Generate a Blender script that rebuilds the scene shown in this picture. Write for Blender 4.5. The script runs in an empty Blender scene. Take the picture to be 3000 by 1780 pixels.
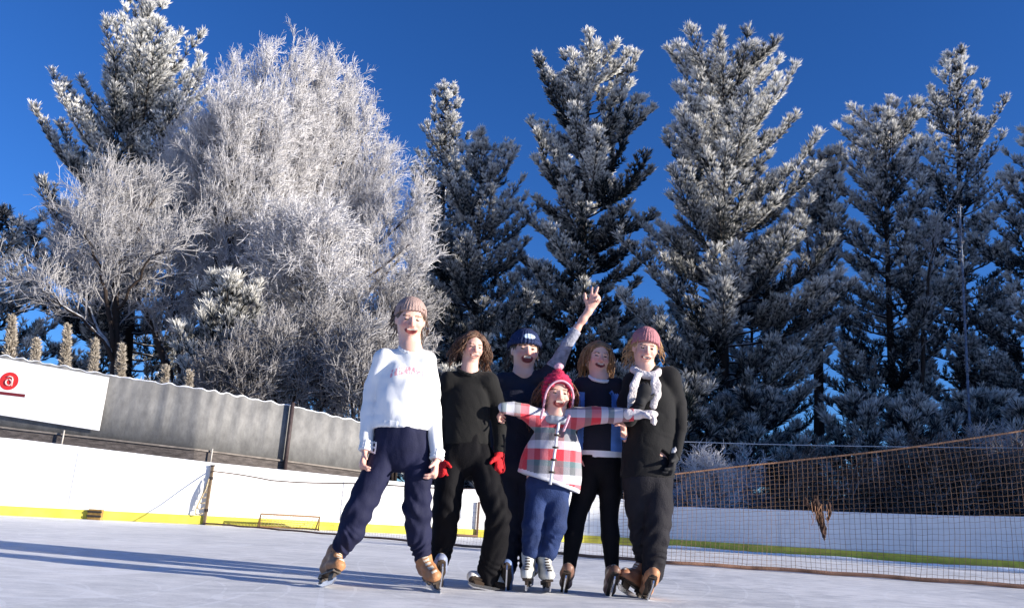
import bpy, math, random
import numpy as np
from mathutils import Vector

SC = bpy.context.scene
COL = SC.collection
RNG = np.random.default_rng(11)

# ------------------------------------------------------------------ camera
F_PX, CX, CY = 2354.7, 1500.0, 890.0        # photograph pixels (3000 x 1780)
CAM_H = 0.46
HOR_Y, HOR_S = 1509.0, 0.058
ROLL = math.atan(HOR_S)
PITCH = math.atan((HOR_Y - CY) * math.cos(ROLL) / F_PX)
_r0 = np.array([1.0, 0, 0]); _u0 = np.array([0, -math.sin(PITCH), math.cos(PITCH)])
FWD = np.array([0, math.cos(PITCH), math.sin(PITCH)])
RGT = _r0 * math.cos(ROLL) + _u0 * math.sin(ROLL)
UPV = _u0 * math.cos(ROLL) - _r0 * math.sin(ROLL)
EYE = np.array([0, 0, CAM_H])
K = 1.1995                                   # survey sheet pixels -> photograph pixels


def ray(x, y):
    return FWD + RGT * (x - CX) / F_PX + UPV * (CY - y) / F_PX


def at(x, y, Y):
    d = ray(x, y)
    return EYE + d * (Y / d[1])


def atD(x, y, Y):
    return at(x * K, y * K, Y)


def groundD(x, y):
    d = ray(x * K, y * K)
    return EYE + d * (-CAM_H / d[2])


def heightD(p, yD):
    """height of the point that stands over ground point p and is seen at sheet row yD"""
    lo, hi = -1.0, 40.0
    for _ in range(50):
        m = (lo + hi) / 2
        v = np.array([p[0], p[1], m]) - EYE
        y = (CY - F_PX * (v @ UPV) / (v @ FWD)) / K
        if y > yD: lo = m
        else: hi = m
    return m


cam = bpy.data.cameras.new('camera'); cam_o = bpy.data.objects.new('camera', cam); COL.objects.link(cam_o)
cam.sensor_fit = 'HORIZONTAL'; cam.sensor_width = 36.0; cam.lens = 36.0 * F_PX / 3000.0
cam.clip_start = 0.05; cam.clip_end = 3000
from mathutils import Matrix
M4 = Matrix(((RGT[0], UPV[0], -FWD[0], EYE[0]), (RGT[1], UPV[1], -FWD[1], EYE[1]), (RGT[2], UPV[2], -FWD[2], EYE[2]), (0, 0, 0, 1)))
cam_o.matrix_world = M4
SC.camera = cam_o

# ------------------------------------------------------------------ light
SUN_EL, SUN_AZ = math.radians(13.0), math.radians(-18.0)     # azimuth from +x, negative = towards the camera side
sd = np.array([math.cos(SUN_EL) * math.cos(SUN_AZ), math.cos(SUN_EL) * math.sin(SUN_AZ), math.sin(SUN_EL)])
sun = bpy.data.lights.new('sun', 'SUN'); sun.energy = 4.7; sun.angle = math.radians(0.5); sun.color = (1.0, 0.925, 0.82)
sun_o = bpy.data.objects.new('sun', sun); COL.objects.link(sun_o)
sun_o.rotation_euler = Vector(sd).to_track_quat('Z', 'Y').to_euler(); sun_o.location = (30, -10, 20)
W = bpy.data.worlds.new('World'); SC.world = W; W.use_nodes = True
nt = W.node_tree; bg = nt.nodes['Background']
sky = nt.nodes.new('ShaderNodeTexSky'); sky.sky_type = 'NISHITA'; sky.sun_disc = False
sky.sun_elevation = SUN_EL; sky.sun_rotation = math.pi / 2 - SUN_AZ
sky.altitude = 1200; sky.air_density = 1.0; sky.dust_density = 0.2; sky.ozone_density = 3.0
hs = nt.nodes.new('ShaderNodeHueSaturation'); hs.inputs['Saturation'].default_value = 1.15; hs.inputs['Value'].default_value = 1.0
nt.links.new(sky.outputs[0], hs.inputs['Color']); tn = nt.nodes.new('ShaderNodeMix'); tn.data_type = 'RGBA'; tn.blend_type = 'MULTIPLY'; tn.inputs[0].default_value = 1.0
tn.inputs[7].default_value = (0.60, 0.90, 1.42, 1)
nt.links.new(hs.outputs[0], tn.inputs[6]); nt.links.new(tn.outputs[2], bg.inputs['Color'])
bg.inputs['Strength'].default_value = 0.060
SC.view_settings.view_transform = 'Standard'; SC.view_settings.look = 'None'
SC.view_settings.exposure = 1.12; SC.view_settings.gamma = 1.0

# ------------------------------------------------------------------ materials
MATS = {}


def mat(name, col, rough=0.6, var=0.12, scale=12.0, bump=0.0, bscale=60.0, spec=0.3, sheen=0.0, stretch=(1, 1, 1)):
    if name in MATS: return MATS[name]
    m = bpy.data.materials.new(name); m.use_nodes = True
    n, l = m.node_tree.nodes, m.node_tree.links
    b = n['Principled BSDF']; b.inputs['Roughness'].default_value = rough
    b.inputs['Specular IOR Level'].default_value = spec
    if sheen: b.inputs['Sheen Weight'].default_value = sheen
    tc = n.new('ShaderNodeTexCoord'); mp = n.new('ShaderNodeMapping'); mp.inputs['Scale'].default_value = stretch
    l.new(tc.outputs['Object'], mp.inputs[0])
    nz = n.new('ShaderNodeTexNoise'); nz.inputs['Scale'].default_value = scale; nz.inputs['Detail'].default_value = 5
    l.new(mp.outputs[0], nz.inputs[0])
    rp = n.new('ShaderNodeValToRGB'); rp.color_ramp.elements[0].position = 0.3; rp.color_ramp.elements[1].position = 0.7
    c = np.array(col)
    rp.color_ramp.elements[0].color = tuple(np.clip(c * (1 - var), 0, 1)) + (1,)
    rp.color_ramp.elements[1].color = tuple(np.clip(c * (1 + var), 0, 1)) + (1,)
    l.new(nz.outputs[0], rp.inputs[0]); l.new(rp.outputs[0], b.inputs['Base Color'])
    if bump:
        n2 = n.new('ShaderNodeTexNoise'); n2.inputs['Scale'].default_value = bscale; n2.inputs['Detail'].default_value = 4
        l.new(mp.outputs[0], n2.inputs[0])
        bp = n.new('ShaderNodeBump'); bp.inputs['Strength'].default_value = bump; bp.inputs['Distance'].default_value = 0.02
        l.new(n2.outputs[0], bp.inputs['Height']); l.new(bp.outputs[0], b.inputs['Normal'])
    MATS[name] = m
    return m


def frost_mat(name, dark, frost, lo=0.0, hi=1.0, trans=0.0):
    """own colour runs from needle / bark to rime by the attribute 'frost'"""
    m = bpy.data.materials.new(name); m.use_nodes = True
    n, l = m.node_tree.nodes, m.node_tree.links
    b = n['Principled BSDF']; b.inputs['Roughness'].default_value = 0.75; b.inputs['Specular IOR Level'].default_value = 0.15
    a = n.new('ShaderNodeAttribute'); a.attribute_name = 'frost'
    mr = n.new('ShaderNodeMapRange'); mr.inputs[1].default_value = lo; mr.inputs[2].default_value = hi
    l.new(a.outputs['Fac'], mr.inputs[0])
    mx = n.new('ShaderNodeMix'); mx.data_type = 'RGBA'
    mx.inputs[6].default_value = tuple(dark) + (1,); mx.inputs[7].default_value = tuple(frost) + (1,)
    l.new(mr.outputs[0], mx.inputs[0]); l.new(mx.outputs[2], b.inputs['Base Color'])
    if trans:
        tl = n.new('ShaderNodeBsdfTranslucent'); ms = n.new('ShaderNodeMixShader'); ms.inputs[0].default_value = trans
        l.new(mx.outputs[2], tl.inputs[0]); l.new(b.outputs[0], ms.inputs[1]); l.new(tl.outputs[0], ms.inputs[2]); l.new(ms.outputs[0], n['Material Output'].inputs[0])
    MATS[name] = m
    return m


def bark_mat(name, dark, snow):
    """bark with rime lying on faces that look up"""
    m = bpy.data.materials.new(name); m.use_nodes = True
    n, l = m.node_tree.nodes, m.node_tree.links
    b = n['Principled BSDF']; b.inputs['Roughness'].default_value = 0.85; b.inputs['Specular IOR Level'].default_value = 0.1
    g = n.new('ShaderNodeNewGeometry'); sp = n.new('ShaderNodeSeparateXYZ'); l.new(g.outputs['Normal'], sp.inputs[0])
    tc = n.new('ShaderNodeTexCoord'); nz = n.new('ShaderNodeTexNoise'); nz.inputs['Scale'].default_value = 6; nz.inputs['Detail'].default_value = 6
    l.new(tc.outputs['Object'], nz.inputs[0])
    ad = n.new('ShaderNodeMath'); ad.operation = 'ADD'; l.new(sp.outputs[2], ad.inputs[0]); l.new(nz.outputs[0], ad.inputs[1])
    mr = n.new('ShaderNodeMapRange'); mr.inputs[1].default_value = 0.85; mr.inputs[2].default_value = 1.15; l.new(ad.outputs[0], mr.inputs[0])
    mx = n.new('ShaderNodeMix'); mx.data_type = 'RGBA'; mx.inputs[6].default_value = tuple(dark) + (1,); mx.inputs[7].default_value = tuple(snow) + (1,)
    l.new(mr.outputs[0], mx.inputs[0]); l.new(mx.outputs[2], b.inputs['Base Color'])
    bp = n.new('ShaderNodeBump'); bp.inputs['Strength'].default_value = 0.6; l.new(nz.outputs[0], bp.inputs['Height']); l.new(bp.outputs[0], b.inputs['Normal'])
    MATS[name] = m
    return m


# ------------------------------------------------------------------ objects
ORG = {}


def tag(o, label=None, cat=None, group=None, kind=None):
    if label: o['label'] = label
    if cat: o['category'] = cat
    if group: o['group'] = group
    if kind: o['kind'] = kind
    return o


def thing(name, label, cat, loc=(0, 0, 0), group=None):
    o = bpy.data.objects.new(name, None); COL.objects.link(o); o.empty_display_size = 0.2
    o.location = tuple(loc); ORG[o.name] = np.array(loc, float)
    return tag(o, label, cat, group)


def obj(name, V, Fc, mats, parent=None, smooth=True, org=None, mi=None, attr=None, cattr=None):
    """one mesh object; V in world coordinates; Fc list of faces or list of (n,k) arrays"""
    V = np.asarray(V, float)
    if parent is not None: o0 = ORG[parent.name]
    else: o0 = np.zeros(3) if org is None else np.array(org, float)
    me = bpy.data.meshes.new(name)
    if isinstance(Fc, np.ndarray): Fc = [Fc]
    if len(Fc) and isinstance(Fc[0], np.ndarray):
        loops = np.concatenate([f.ravel() for f in Fc]).astype(np.int32)
        sizes = np.concatenate([np.full(len(f), f.shape[1], np.int32) for f in Fc])
    else:
        loops = np.array([i for f in Fc for i in f], np.int32); sizes = np.array([len(f) for f in Fc], np.int32)
    starts = np.concatenate([[0], np.cumsum(sizes)[:-1]]).astype(np.int32)
    me.vertices.add(len(V)); me.vertices.foreach_set('co', (V - o0).astype(np.float32).ravel())
    me.loops.add(len(loops)); me.loops.foreach_set('vertex_index', loops)
    me.polygons.add(len(sizes)); me.polygons.foreach_set('loop_start', starts); me.polygons.foreach_set('loop_total', sizes)
    if not isinstance(mats, (list, tuple)): mats = [mats]
    for m in mats: me.materials.append(m)
    if mi is not None: me.polygons.foreach_set('material_index', np.asarray(mi, np.int32))
    me.polygons.foreach_set('use_smooth', np.full(len(sizes), bool(smooth)))
    if attr is not None:
        a = me.attributes.new('frost', 'FLOAT', 'POINT'); a.data.foreach_set('value', np.asarray(attr, np.float32))
    me.update(); me.validate()
    o = bpy.data.objects.new(name, me); COL.objects.link(o)
    if parent is not None:
        o.parent = parent; ORG[o.name] = o0
    else:
        o.location = tuple(o0); ORG[o.name] = o0
    return o


class MB:
    def __init__(s): s.V = []; s.F = []; s.n = 0; s.A = []; s.MI = []

    def add(s, V, Fc, a=0.0, mi=0):
        V = np.asarray(V, float); s.V.append(V)
        for f in Fc: s.F.append([i + s.n for i in f]); s.MI.append(mi)
        s.A.append(np.full(len(V), a) if np.isscalar(a) else np.asarray(a)); s.n += len(V)

    def box(s, c, size, ax=None, mi=0, taper=1.0):
        c = np.array(c, float); h = np.array(size, float) / 2
        ax = np.eye(3) if ax is None else np.array(ax, float)
        P = []
        for sz in (-1, 1):
            k = taper if sz > 0 else 1.0
            for sx, sy in ((-1, -1), (1, -1), (1, 1), (-1, 1)):
                P.append(c + ax[0] * h[0] * sx * k + ax[1] * h[1] * sy * k + ax[2] * h[2] * sz)
        s.add(P, [[0, 3, 2, 1], [4, 5, 6, 7], [0, 1, 5, 4], [1, 2, 6, 5], [2, 3, 7, 6], [3, 0, 4, 7]], mi=mi)

    def tube(s, P, R, n=6, a=0.0, cap=True, mi=0, squash=None):
        P = np.asarray(P, float); R = np.broadcast_to(np.asarray(R, float), (len(P),))
        T = np.gradient(P, axis=0); T /= np.linalg.norm(T, axis=1)[:, None] + 1e-12
        ref = np.array([0, 0, 1.0]) if abs(T[0][2]) < 0.9 else np.array([1.0, 0, 0])
        V = []
        for i in range(len(P)):
            x = np.cross(ref, T[i]); x /= np.linalg.norm(x) + 1e-12; y = np.cross(T[i], x); ref = np.cross(T[i], -y) if False else ref
            for k in range(n):
                an = 2 * math.pi * k / n
                V.append(P[i] + R[i] * (x * math.cos(an) + y * math.sin(an)))
        Fc = []
        for i in range(len(P) - 1):
            for k in range(n):
                k2 = (k + 1) % n
                Fc.append([i * n + k, i * n + k2, (i + 1) * n + k2, (i + 1) * n + k])
        if cap:
            Fc.append(list(range(n))[::-1]); Fc.append([(len(P) - 1) * n + k for k in range(n)])
        aa = a if np.isscalar(a) else np.repeat(np.asarray(a), n)
        s.add(V, Fc, aa, mi)

    def build(s, name, mats, parent=None, smooth=True, org=None, attr=False):
        V = np.concatenate(s.V)
        return obj(name, V, s.F, mats, parent, smooth, org, s.MI, np.concatenate(s.A) if attr else None)


def unit(v):
    v = np.asarray(v, float); return v / (np.linalg.norm(v) + 1e-12)


# ------------------------------------------------------------------ distance-field bodies
def smin(a, b, k):
    h = np.clip(0.5 + 0.5 * (b - a) / k, 0, 1)
    return b * (1 - h) + a * h - k * h * (1 - h)


class Field:
    """smooth union of tapered limbs and ellipsoids, meshed with surface nets"""
    def __init__(s): s.ops = []; s.lo = np.full(3, 1e9); s.hi = np.full(3, -1e9)

    def _bb(s, c, r): s.lo = np.minimum(s.lo, np.array(c) - r); s.hi = np.maximum(s.hi, np.array(c) + r)

    def cone(s, a, b, ra, rb, k=0.02, flat=None, op='u'):
        a = np.array(a, float); b = np.array(b, float)
        if flat is None: Mx = None
        else:
            w, f = flat; w = unit(w); Mx = np.eye(3) + (1 / f - 1) * np.outer(w, w)

        def fn(P, a=a, b=b):
            if Mx is not None: P = P @ Mx; a2 = Mx @ a; b2 = Mx @ b
            else: a2, b2 = a, b
            ba = b2 - a2; q = P - a2
            t = np.clip((q @ ba) / (ba @ ba + 1e-12), 0, 1)
            d = np.linalg.norm(q - t[:, None] * ba, axis=1) - (ra + (rb - ra) * t)
            return d * (flat[1] if flat is not None else 1.0) if flat is not None and flat[1] < 1 else d
        c = (a + b) / 2; r = np.linalg.norm(a - b) / 2 + max(ra, rb) * (max(1, flat[1]) if flat is not None else 1)
        s.ops.append((op, fn, c, r, k))
        if op == 'u': s._bb(a, ra); s._bb(b, rb)

    def chain(s, pts, rad, k=0.03, flat=None):
        for i in range(len(pts) - 1): s.cone(pts[i], pts[i + 1], rad[i], rad[i + 1], k, flat)

    def ell(s, c, r, R=None, k=0.02, op='u'):
        c = np.array(c, float); r = np.array(r, float); R = np.eye(3) if R is None else np.array(R, float)

        def fn(P):
            q = ((P - c) @ R.T) / r; k0 = np.linalg.norm(q, axis=1); k1 = np.linalg.norm(q / r, axis=1)
            return k0 * (k0 - 1) / (k1 + 1e-9)
        s.ops.append((op, fn, c, r.max(), k))
        if op == 'u': s._bb(c, r.max())

    def cut(s, p, nrm, k=0.006):
        """remove what lies on the side the normal points to"""
        p = np.array(p, float); nrm = unit(nrm)
        s.ops.append(('i', lambda P: (P - p) @ nrm, None, None, k))

    def trim(s, p, nrm, r=0.11):
        """cut with a plane, but only near p"""
        p = np.array(p, float); nrm = unit(nrm)
        s.ops.append(('i', lambda P: np.minimum((P - p) @ nrm, r - np.linalg.norm(P - p, axis=1)), None, None, 0.004))

    def wrinkle(s, fn): s.ops.append(('w', fn, None, None, 0))

    def ev(s, P):
        d = np.full(len(P), 0.12)
        for op, fn, c, r, k in s.ops:
            if op == 'w': d = d + fn(P); continue
            if op == 'i':
                d = -smin(-d, -fn(P), k); continue
            m = ((P - c) ** 2).sum(1) < (r + 0.09) ** 2
            if not m.any(): continue
            e = fn(P[m])
            if op == 'u': d[m] = smin(d[m], e, k)
            else: d[m] = -smin(-d[m], e, k)
        return d

    def mesh(s, h=0.006):
        B = 8
        lo = s.lo - 3 * h - 0.01; n = np.ceil((s.hi + 3 * h + 0.01 - lo) / (h * B)).astype(int)
        D = np.full(n * B, 0.1, np.float32)
        I = np.stack(np.meshgrid(*[np.arange(k) for k in n], indexing='ij'), -1).reshape(-1, 3)
        cen = lo + (I * B + (B - 1) / 2) * h
        d0 = s.ev(cen)
        act = np.abs(d0) < h * B * 1.25
        Db = D.reshape(n[0], B, n[1], B, n[2], B).transpose(0, 2, 4, 1, 3, 5)     # view
        ins = I[(~act) & (d0 < 0)]
        Db[ins[:, 0], ins[:, 1], ins[:, 2]] = -0.1
        L = np.stack(np.meshgrid(*[np.arange(B)] * 3, indexing='ij'), -1).reshape(-1, 3)
        A = I[act]
        for i in range(0, len(A), 1500):
            a = A[i:i + 1500]
            P = lo + ((a[:, None, :] * B + L[None]) * h).reshape(-1, 3)
            Db[a[:, 0], a[:, 1], a[:, 2]] = s.ev(P).reshape(-1, B, B, B)
        return surface_nets(D, lo, h)


def surface_nets(D, lo, h):
    S = D < 0
    c = np.zeros(tuple(np.array(D.shape) - 1), np.int8)
    offs = [(i, j, k) for i in (0, 1) for j in (0, 1) for k in (0, 1)]
    sh = c.shape
    for i, j, k in offs: c += S[i:i + sh[0], j:j + sh[1], k:k + sh[2]]
    idx = np.argwhere((c > 0) & (c < 8))
    ids = np.full(sh, -1, np.int32); ids[idx[:, 0], idx[:, 1], idx[:, 2]] = np.arange(len(idx))
    vals = {o: D[idx[:, 0] + o[0], idx[:, 1] + o[1], idx[:, 2] + o[2]].astype(float) for o in offs}
    acc = np.zeros((len(idx), 3)); cnt = np.zeros(len(idx))
    for o in offs:
        for ax in range(3):
            if o[ax] == 1: continue
            p = list(o); p[ax] = 1; p = tuple(p)
            a, b = vals[o], vals[p]; m = (a < 0) != (b < 0)
            t = np.where(m, a / np.where(m, a - b, 1), 0)
            q = np.array(o, float)[None, :].repeat(len(idx), 0); q[:, ax] += t
            acc[m] += q[m]; cnt[m] += 1
    V = lo + (idx + acc / cnt[:, None]) * h
    Q = []
    for ax in range(3):
        o1, o2 = [(1, 2), (2, 0), (0, 1)][ax]
        sl = [slice(1, -1)] * 3; sl[ax] = slice(0, -1)
        s2 = [slice(1, -1)] * 3; s2[ax] = slice(1, None)
        A, Bq = S[tuple(sl)], S[tuple(s2)]
        E = np.argwhere(A != Bq)
        fl = A[E[:, 0], E[:, 1], E[:, 2]]
        off = np.ones(3, int); off[ax] = 0
        E = E + off
        q = []
        for d1, d2 in ((-1, -1), (0, -1), (0, 0), (-1, 0)):
            e = E.copy(); e[:, o1] += d1; e[:, o2] += d2
            q.append(ids[e[:, 0], e[:, 1], e[:, 2]])
        q = np.stack(q, 1)
        q[~fl] = q[~fl][:, ::-1]
        Q.append(q)
    Q = np.concatenate(Q); Q = Q[(Q >= 0).all(1)]
    return V, Q


def folds(seed, amp, wl, axis=None, stretch=2.5):
    """cloth folds: warped ridged waves, drawn out along the axis"""
    r = np.random.default_rng(seed)
    dirs = [unit(r.normal(size=3)) for _ in range(5)]; ph = r.uniform(0, 6.3, 5); fr = 2 * math.pi / (wl * r.uniform(0.7, 1.5, 5))
    ax = None if axis is None else unit(axis)

    def fn(P):
        Q = P if ax is None else P - np.outer(P @ ax, ax) * (1 - 1 / stretch)
        wv = 0.02 * np.sin(Q @ dirs[3] * fr[3] * 0.7 + ph[3])[:, None] * dirs[4] + 0.015 * np.sin(P @ dirs[1] * fr[0] * 0.6 + ph[4])[:, None] * dirs[0]
        Q = Q + wv
        v = sum((0.5 - np.abs(np.sin(Q @ dirs[i] * fr[i] * 0.5 + ph[i])) + .5 * np.sin(Q @ dirs[i] * fr[i] * .83 + ph[i - 1])) for i in range(3)) / 3
        return amp * v
    return fn

# ================================================================== SETTING
def ice_material():
    m = bpy.data.materials.new('rink_ice'); m.use_nodes = True
    n, l = m.node_tree.nodes, m.node_tree.links; b = n['Principled BSDF']
    tc = n.new('ShaderNodeTexCoord')

    def noise(scale, detail, st, rot=0.0):
        mp = n.new('ShaderNodeMapping'); mp.inputs['Scale'].default_value = st; mp.inputs['Rotation'].default_value = (0, 0, rot)
        l.new(tc.outputs['Object'], mp.inputs[0])
        z = n.new('ShaderNodeTexNoise'); z.inputs['Scale'].default_value = scale; z.inputs['Detail'].default_value = detail
        z.inputs['Roughness'].default_value = 0.65
        l.new(mp.outputs[0], z.inputs[0]); return z
    def mth(op, a, b_, c=None):
        k = n.new('ShaderNodeMath'); k.operation = op
        for q, v in enumerate((a, b_, c)):
            if v is None: continue
            if isinstance(v, (int, float)): k.inputs[q].default_value = v
            else: l.new(v, k.inputs[q])
        return k.outputs[0]
    big = noise(0.45, 6, (1, 1, 1)); fine = noise(5, 10, (0.8, 1.3, 1), 0.2); grit = noise(60, 4, (1, 1, 1))
    v = mth('ADD', mth('MULTIPLY', big.outputs[0], 0.45), mth('ADD', mth('MULTIPLY', fine.outputs[0], 0.38), mth('MULTIPLY', grit.outputs[0], 0.17)))
    r1 = n.new('ShaderNodeValToRGB'); r1.color_ramp.elements[0].position = 0.40; r1.color_ramp.elements[1].position = 0.58
    r1.color_ramp.elements[0].color = (0.52, 0.535, 0.56, 1); r1.color_ramp.elements[1].color = (0.88, 0.87, 0.86, 1)
    l.new(v, r1.inputs[0])
    # blade cuts: thin contour lines of slow noises
    cuts = None
    for sc_, st, rot, wd in ((0.22, (1, 1, 1), 0.3, .0010), (0.35, (1, .4, 1), 1.1, .0015), (0.28, (.4, 1.2, 1), -.7, .0013), (0.5, (.3, 1, 1), 2.0, .0020)):
        z = noise(sc_, 0, st, rot); a = mth('ABSOLUTE', mth('SUBTRACT', mth('FRACT', mth('MULTIPLY', z.outputs[0], 23), None), 0.5), None)
        cmk = mth('LESS_THAN', a, wd * 23); cuts = cmk if cuts is None else mth('MAXIMUM', cuts, cmk)
    fine_gate = mth('GREATER_THAN', fine.outputs[0], 0.44); cuts = mth('MULTIPLY', cuts, fine_gate)
    mix = n.new('ShaderNodeMix'); mix.data_type = 'RGBA'; mix.inputs[7].default_value = (0.92, 0.93, 0.95, 1)
    l.new(mth('MULTIPLY', cuts, 0.35), mix.inputs[0]); l.new(r1.outputs[0], mix.inputs[6]); l.new(mix.outputs[2], b.inputs['Base Color'])
    mm = n.new('ShaderNodeMath'); mm.operation = 'MULTIPLY'; l.new(cuts, mm.inputs[0]); mm.inputs[1].default_value = 0.5
    rr = n.new('ShaderNodeMapRange'); rr.inputs[1].default_value = .35; rr.inputs[2].default_value = .65; rr.inputs[3].default_value = 0.4; rr.inputs[4].default_value = 0.6; l.new(fine.outputs[0], rr.inputs[0]); l.new(rr.outputs[0], b.inputs['Roughness'])
    b.inputs['Specular IOR Level'].default_value = 0.16
    bp = n.new('ShaderNodeBump'); bp.inputs['Strength'].default_value = 0.35; bp.inputs['Distance'].default_value = 0.012
    ad = n.new('ShaderNodeMath'); ad.operation = 'ADD'; l.new(fine.outputs[0], ad.inputs[0]); l.new(mm.outputs[0], ad.inputs[1])
    l.new(ad.outputs[0], bp.inputs['Height']); l.new(bp.outputs[0], b.inputs['Normal'])
    return m


M_SNOW = mat('snow', (0.82, 0.84, 0.88), 0.6, 0.06, 2.0, 0.6, 9.0)
M_ICE = ice_material()
# snow-covered ground: one sheet to the horizon
g = 1500.0
o = obj('ground', [(-g, -g, -0.03), (g, -g, -0.03), (g, g, -0.03), (-g, g, -0.03)], [[0, 1, 2, 3]], M_SNOW); tag(o, kind='structure')

# plan of the boards, from the photograph's foot line
FOOT = [(-260, 1239.5), (0, 1254), (250, 1268), (497, 1281.5), (870, 1297), (1162, 1311)]
TOPS = [(-260, 1048), (0, 1071), (250, 1100), (497, 1129), (870, 1166), (1162, 1195)]
foot = [groundD(*p) for p in FOOT]
_a, _d = foot[1] * 0.955, unit(foot[-1] - foot[1] * 0.955); _n = np.array([_d[1], -_d[0], 0])
foot = [p * ((_a @ _n) / (p @ _n)) for p in foot]          # one straight run
hts = [heightD(p, t[1]) for p, t in zip(foot, TOPS)]
cor = [np.array([0.8, 16.9, 0]), np.array([2.0, 17.35, 0])]
rA = np.array([3.27, 17.25, 0]); rB = np.array([13.2, 13.8, 0])
n_r = 5
right = [rA + (rB - rA) * i / (n_r - 1) for i in range(n_r)]
rt_px = [(1560, 1232), (1800, 1241), (2050, 1249), (2290, 1257), (2560, 1266)]


def colD(p):
    v = p - EYE; return (CX + F_PX * (v @ RGT) / (v @ FWD)) / K


r_h = [heightD(p, np.interp(colD(p), [1643, 2100, 2500], [1235, 1250, 1264])) for p in right]
print('boards h', np.round(hts, 2), np.round(r_h, 2), 'foot', np.round(foot, 1))

# rink ice: one sheet inside the boards
rim = foot + cor + right
ring = [np.array([p[0], p[1], 0]) for p in rim] + [np.array([16, 8, 0]), np.array([14, -6, 0]), np.array([0, -10, 0]), np.array([-14, -6, 0]), np.array([-16, 8, 0])]
o = obj('ice', [(p[0], p[1], 0.0) for p in ring], [list(range(len(ring)))[::-1]], M_ICE, smooth=False); tag(o, kind='structure')
if o.data.polygons[0].normal.z < 0: o.data.flip_normals()

M_BOARD = mat('white_board', (0.78, 0.775, 0.76), 0.5, 0.06, 3.0, 0.15, 30, stretch=(1, 1, 3))
M_YEL = mat('yellow_kick', (0.60, 0.53, 0.07), 0.65, 0.25, 5.0)
M_CAP = mat('board_cap', (0.74, 0.76, 0.8), 0.5, 0.08, 6)
M_DARK = mat('dark_iron', (0.035, 0.03, 0.028), 0.6, 0.2)


def wall_run(P, z0, z1, off, th, n_out=None):
    """closed wall along plan points P, z0/z1 per point, face shifted 'off' towards the rink"""
    P = np.array(P)[:, :2]; N = []
    T = np.gradient(P, axis=0)
    N = np.stack([T[:, 1], -T[:, 0]], 1); N /= np.linalg.norm(N, axis=1)[:, None]
    z0 = np.broadcast_to(np.asarray(z0, float), len(P)); z1 = np.broadcast_to(np.asarray(z1, float), len(P))
    a = P + N * off; b = P + N * (off - th)
    V = []
    for i in range(len(P)):
        V += [(a[i][0], a[i][1], z0[i]), (a[i][0], a[i][1], z1[i]), (b[i][0], b[i][1], z1[i]), (b[i][0], b[i][1], z0[i])]
    F = []
    for i in range(len(P) - 1):
        for k in range(4):
            k2 = (k + 1) % 4; F.append([i * 4 + k, i * 4 + k2, i * 4 + 4 + k2, i * 4 + 4 + k])
    F.append([3, 2, 1, 0]); m = (len(P) - 1) * 4; F.append([m, m + 1, m + 2, m + 3])
    return V, F


def dens(P, H, step=0.6):
    P = np.array(P)[:, :2]; s = np.concatenate([[0], np.cumsum(np.linalg.norm(np.diff(P, axis=0), axis=1))])
    q = np.linspace(0, s[-1], max(3, int(s[-1] / step)))
    return np.stack([np.interp(q, s, P[:, 0]), np.interp(q, s, P[:, 1])], 1), np.interp(q, s, H), q


def board(label, P, H, panel=2.4, kick=0.152):
    t = thing('rink_boards', label, 'rink boards', (P[0][0], P[0][1], 0), 'boards around the rink')
    Q, h, s = dens(P, H)
    V, F = wall_run(Q, 0.0, h - 0.035, 0.0, 0.06); obj('board_panel', V, F, M_BOARD, t, False)
    kz = 0.004 if kick > .15 else 0.085
    if kz > .05: V, F = wall_run(Q, 0.004, kz - .003, 0.018, 0.016); obj('shaded_gap', V, F, M_DARK, t, False)  # dark strip painting in the shaded gap under the kick strip
    V, F = wall_run(Q, kz, kick, 0.022, 0.02); obj('kick_strip', V, F, M_YEL, t, False)
    V, F = wall_run(Q, h - 0.033, h, 0.012, 0.10); obj('top_rail', V, F, M_CAP, t, False)
    for k in range(1, int(s[-1] / panel) + 1):
        mb = MB()
        if k * panel > s[-1] - 0.3: break
        x, y = np.interp(k * panel, s, Q[:, 0]), np.interp(k * panel, s, Q[:, 1]); hh = np.interp(k * panel, s, h)
        tdir = unit(np.array([np.interp(k * panel + .1, s, Q[:, 0]) - x, np.interp(k * panel + .1, s, Q[:, 1]) - y, 0])); nn = np.array([tdir[1], -tdir[0], 0])
        mb.box(np.array([x, y, 0]) + nn * 0.004 + np.array([0, 0, 0.19 + (hh - 0.26) / 2]), (0.012, 0.012, hh - 0.26), (tdir, nn, (0, 0, 1)))
        mb.build('joint_strip', mat('joint_grey', (0.55, 0.56, 0.58), 0.5), t, False)
    return t


board('sunlit white rink boards with yellow kick strip below the round red sign', foot[:4], hts[:4])
board('white rink boards behind the man in the white sweatshirt, right of the dark gate post', foot[3:], hts[3:])
q = [foot[-1]] + cor + [right[0]]
board('short curved white boards seen between the legs of the skaters', q, [hts[-1], 1.0, 1.0, r_h[0]])
rb = board('shaded blue-grey rink boards with olive kick strip under the orange net', right, r_h, kick=0.175)


# ridge of ice shavings along the foot of the shaded boards
Q, h_, s = dens(right, r_h, .12); rj0 = np.random.default_rng(8)
mb = MB(); hh_ = 0.030 + 0.008 * np.sin(s * 2.3) + 0.010 * rj0.random(len(s))
mb.tube(np.stack([Q[:, 0] - .03, Q[:, 1] - .09, hh_ * .35], 1), hh_, 8)
o = mb.build('snow_ridge', M_SNOW, org=tuple(right[0])); tag(o, kind='structure')

# posts: gate post at the seam, the dark gate edge seen between the legs
def on_line(x, y, out=0.0):
    p = groundD(x, y); return p * ((_a @ _n) / (p @ _n)) + _n * out


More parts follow.
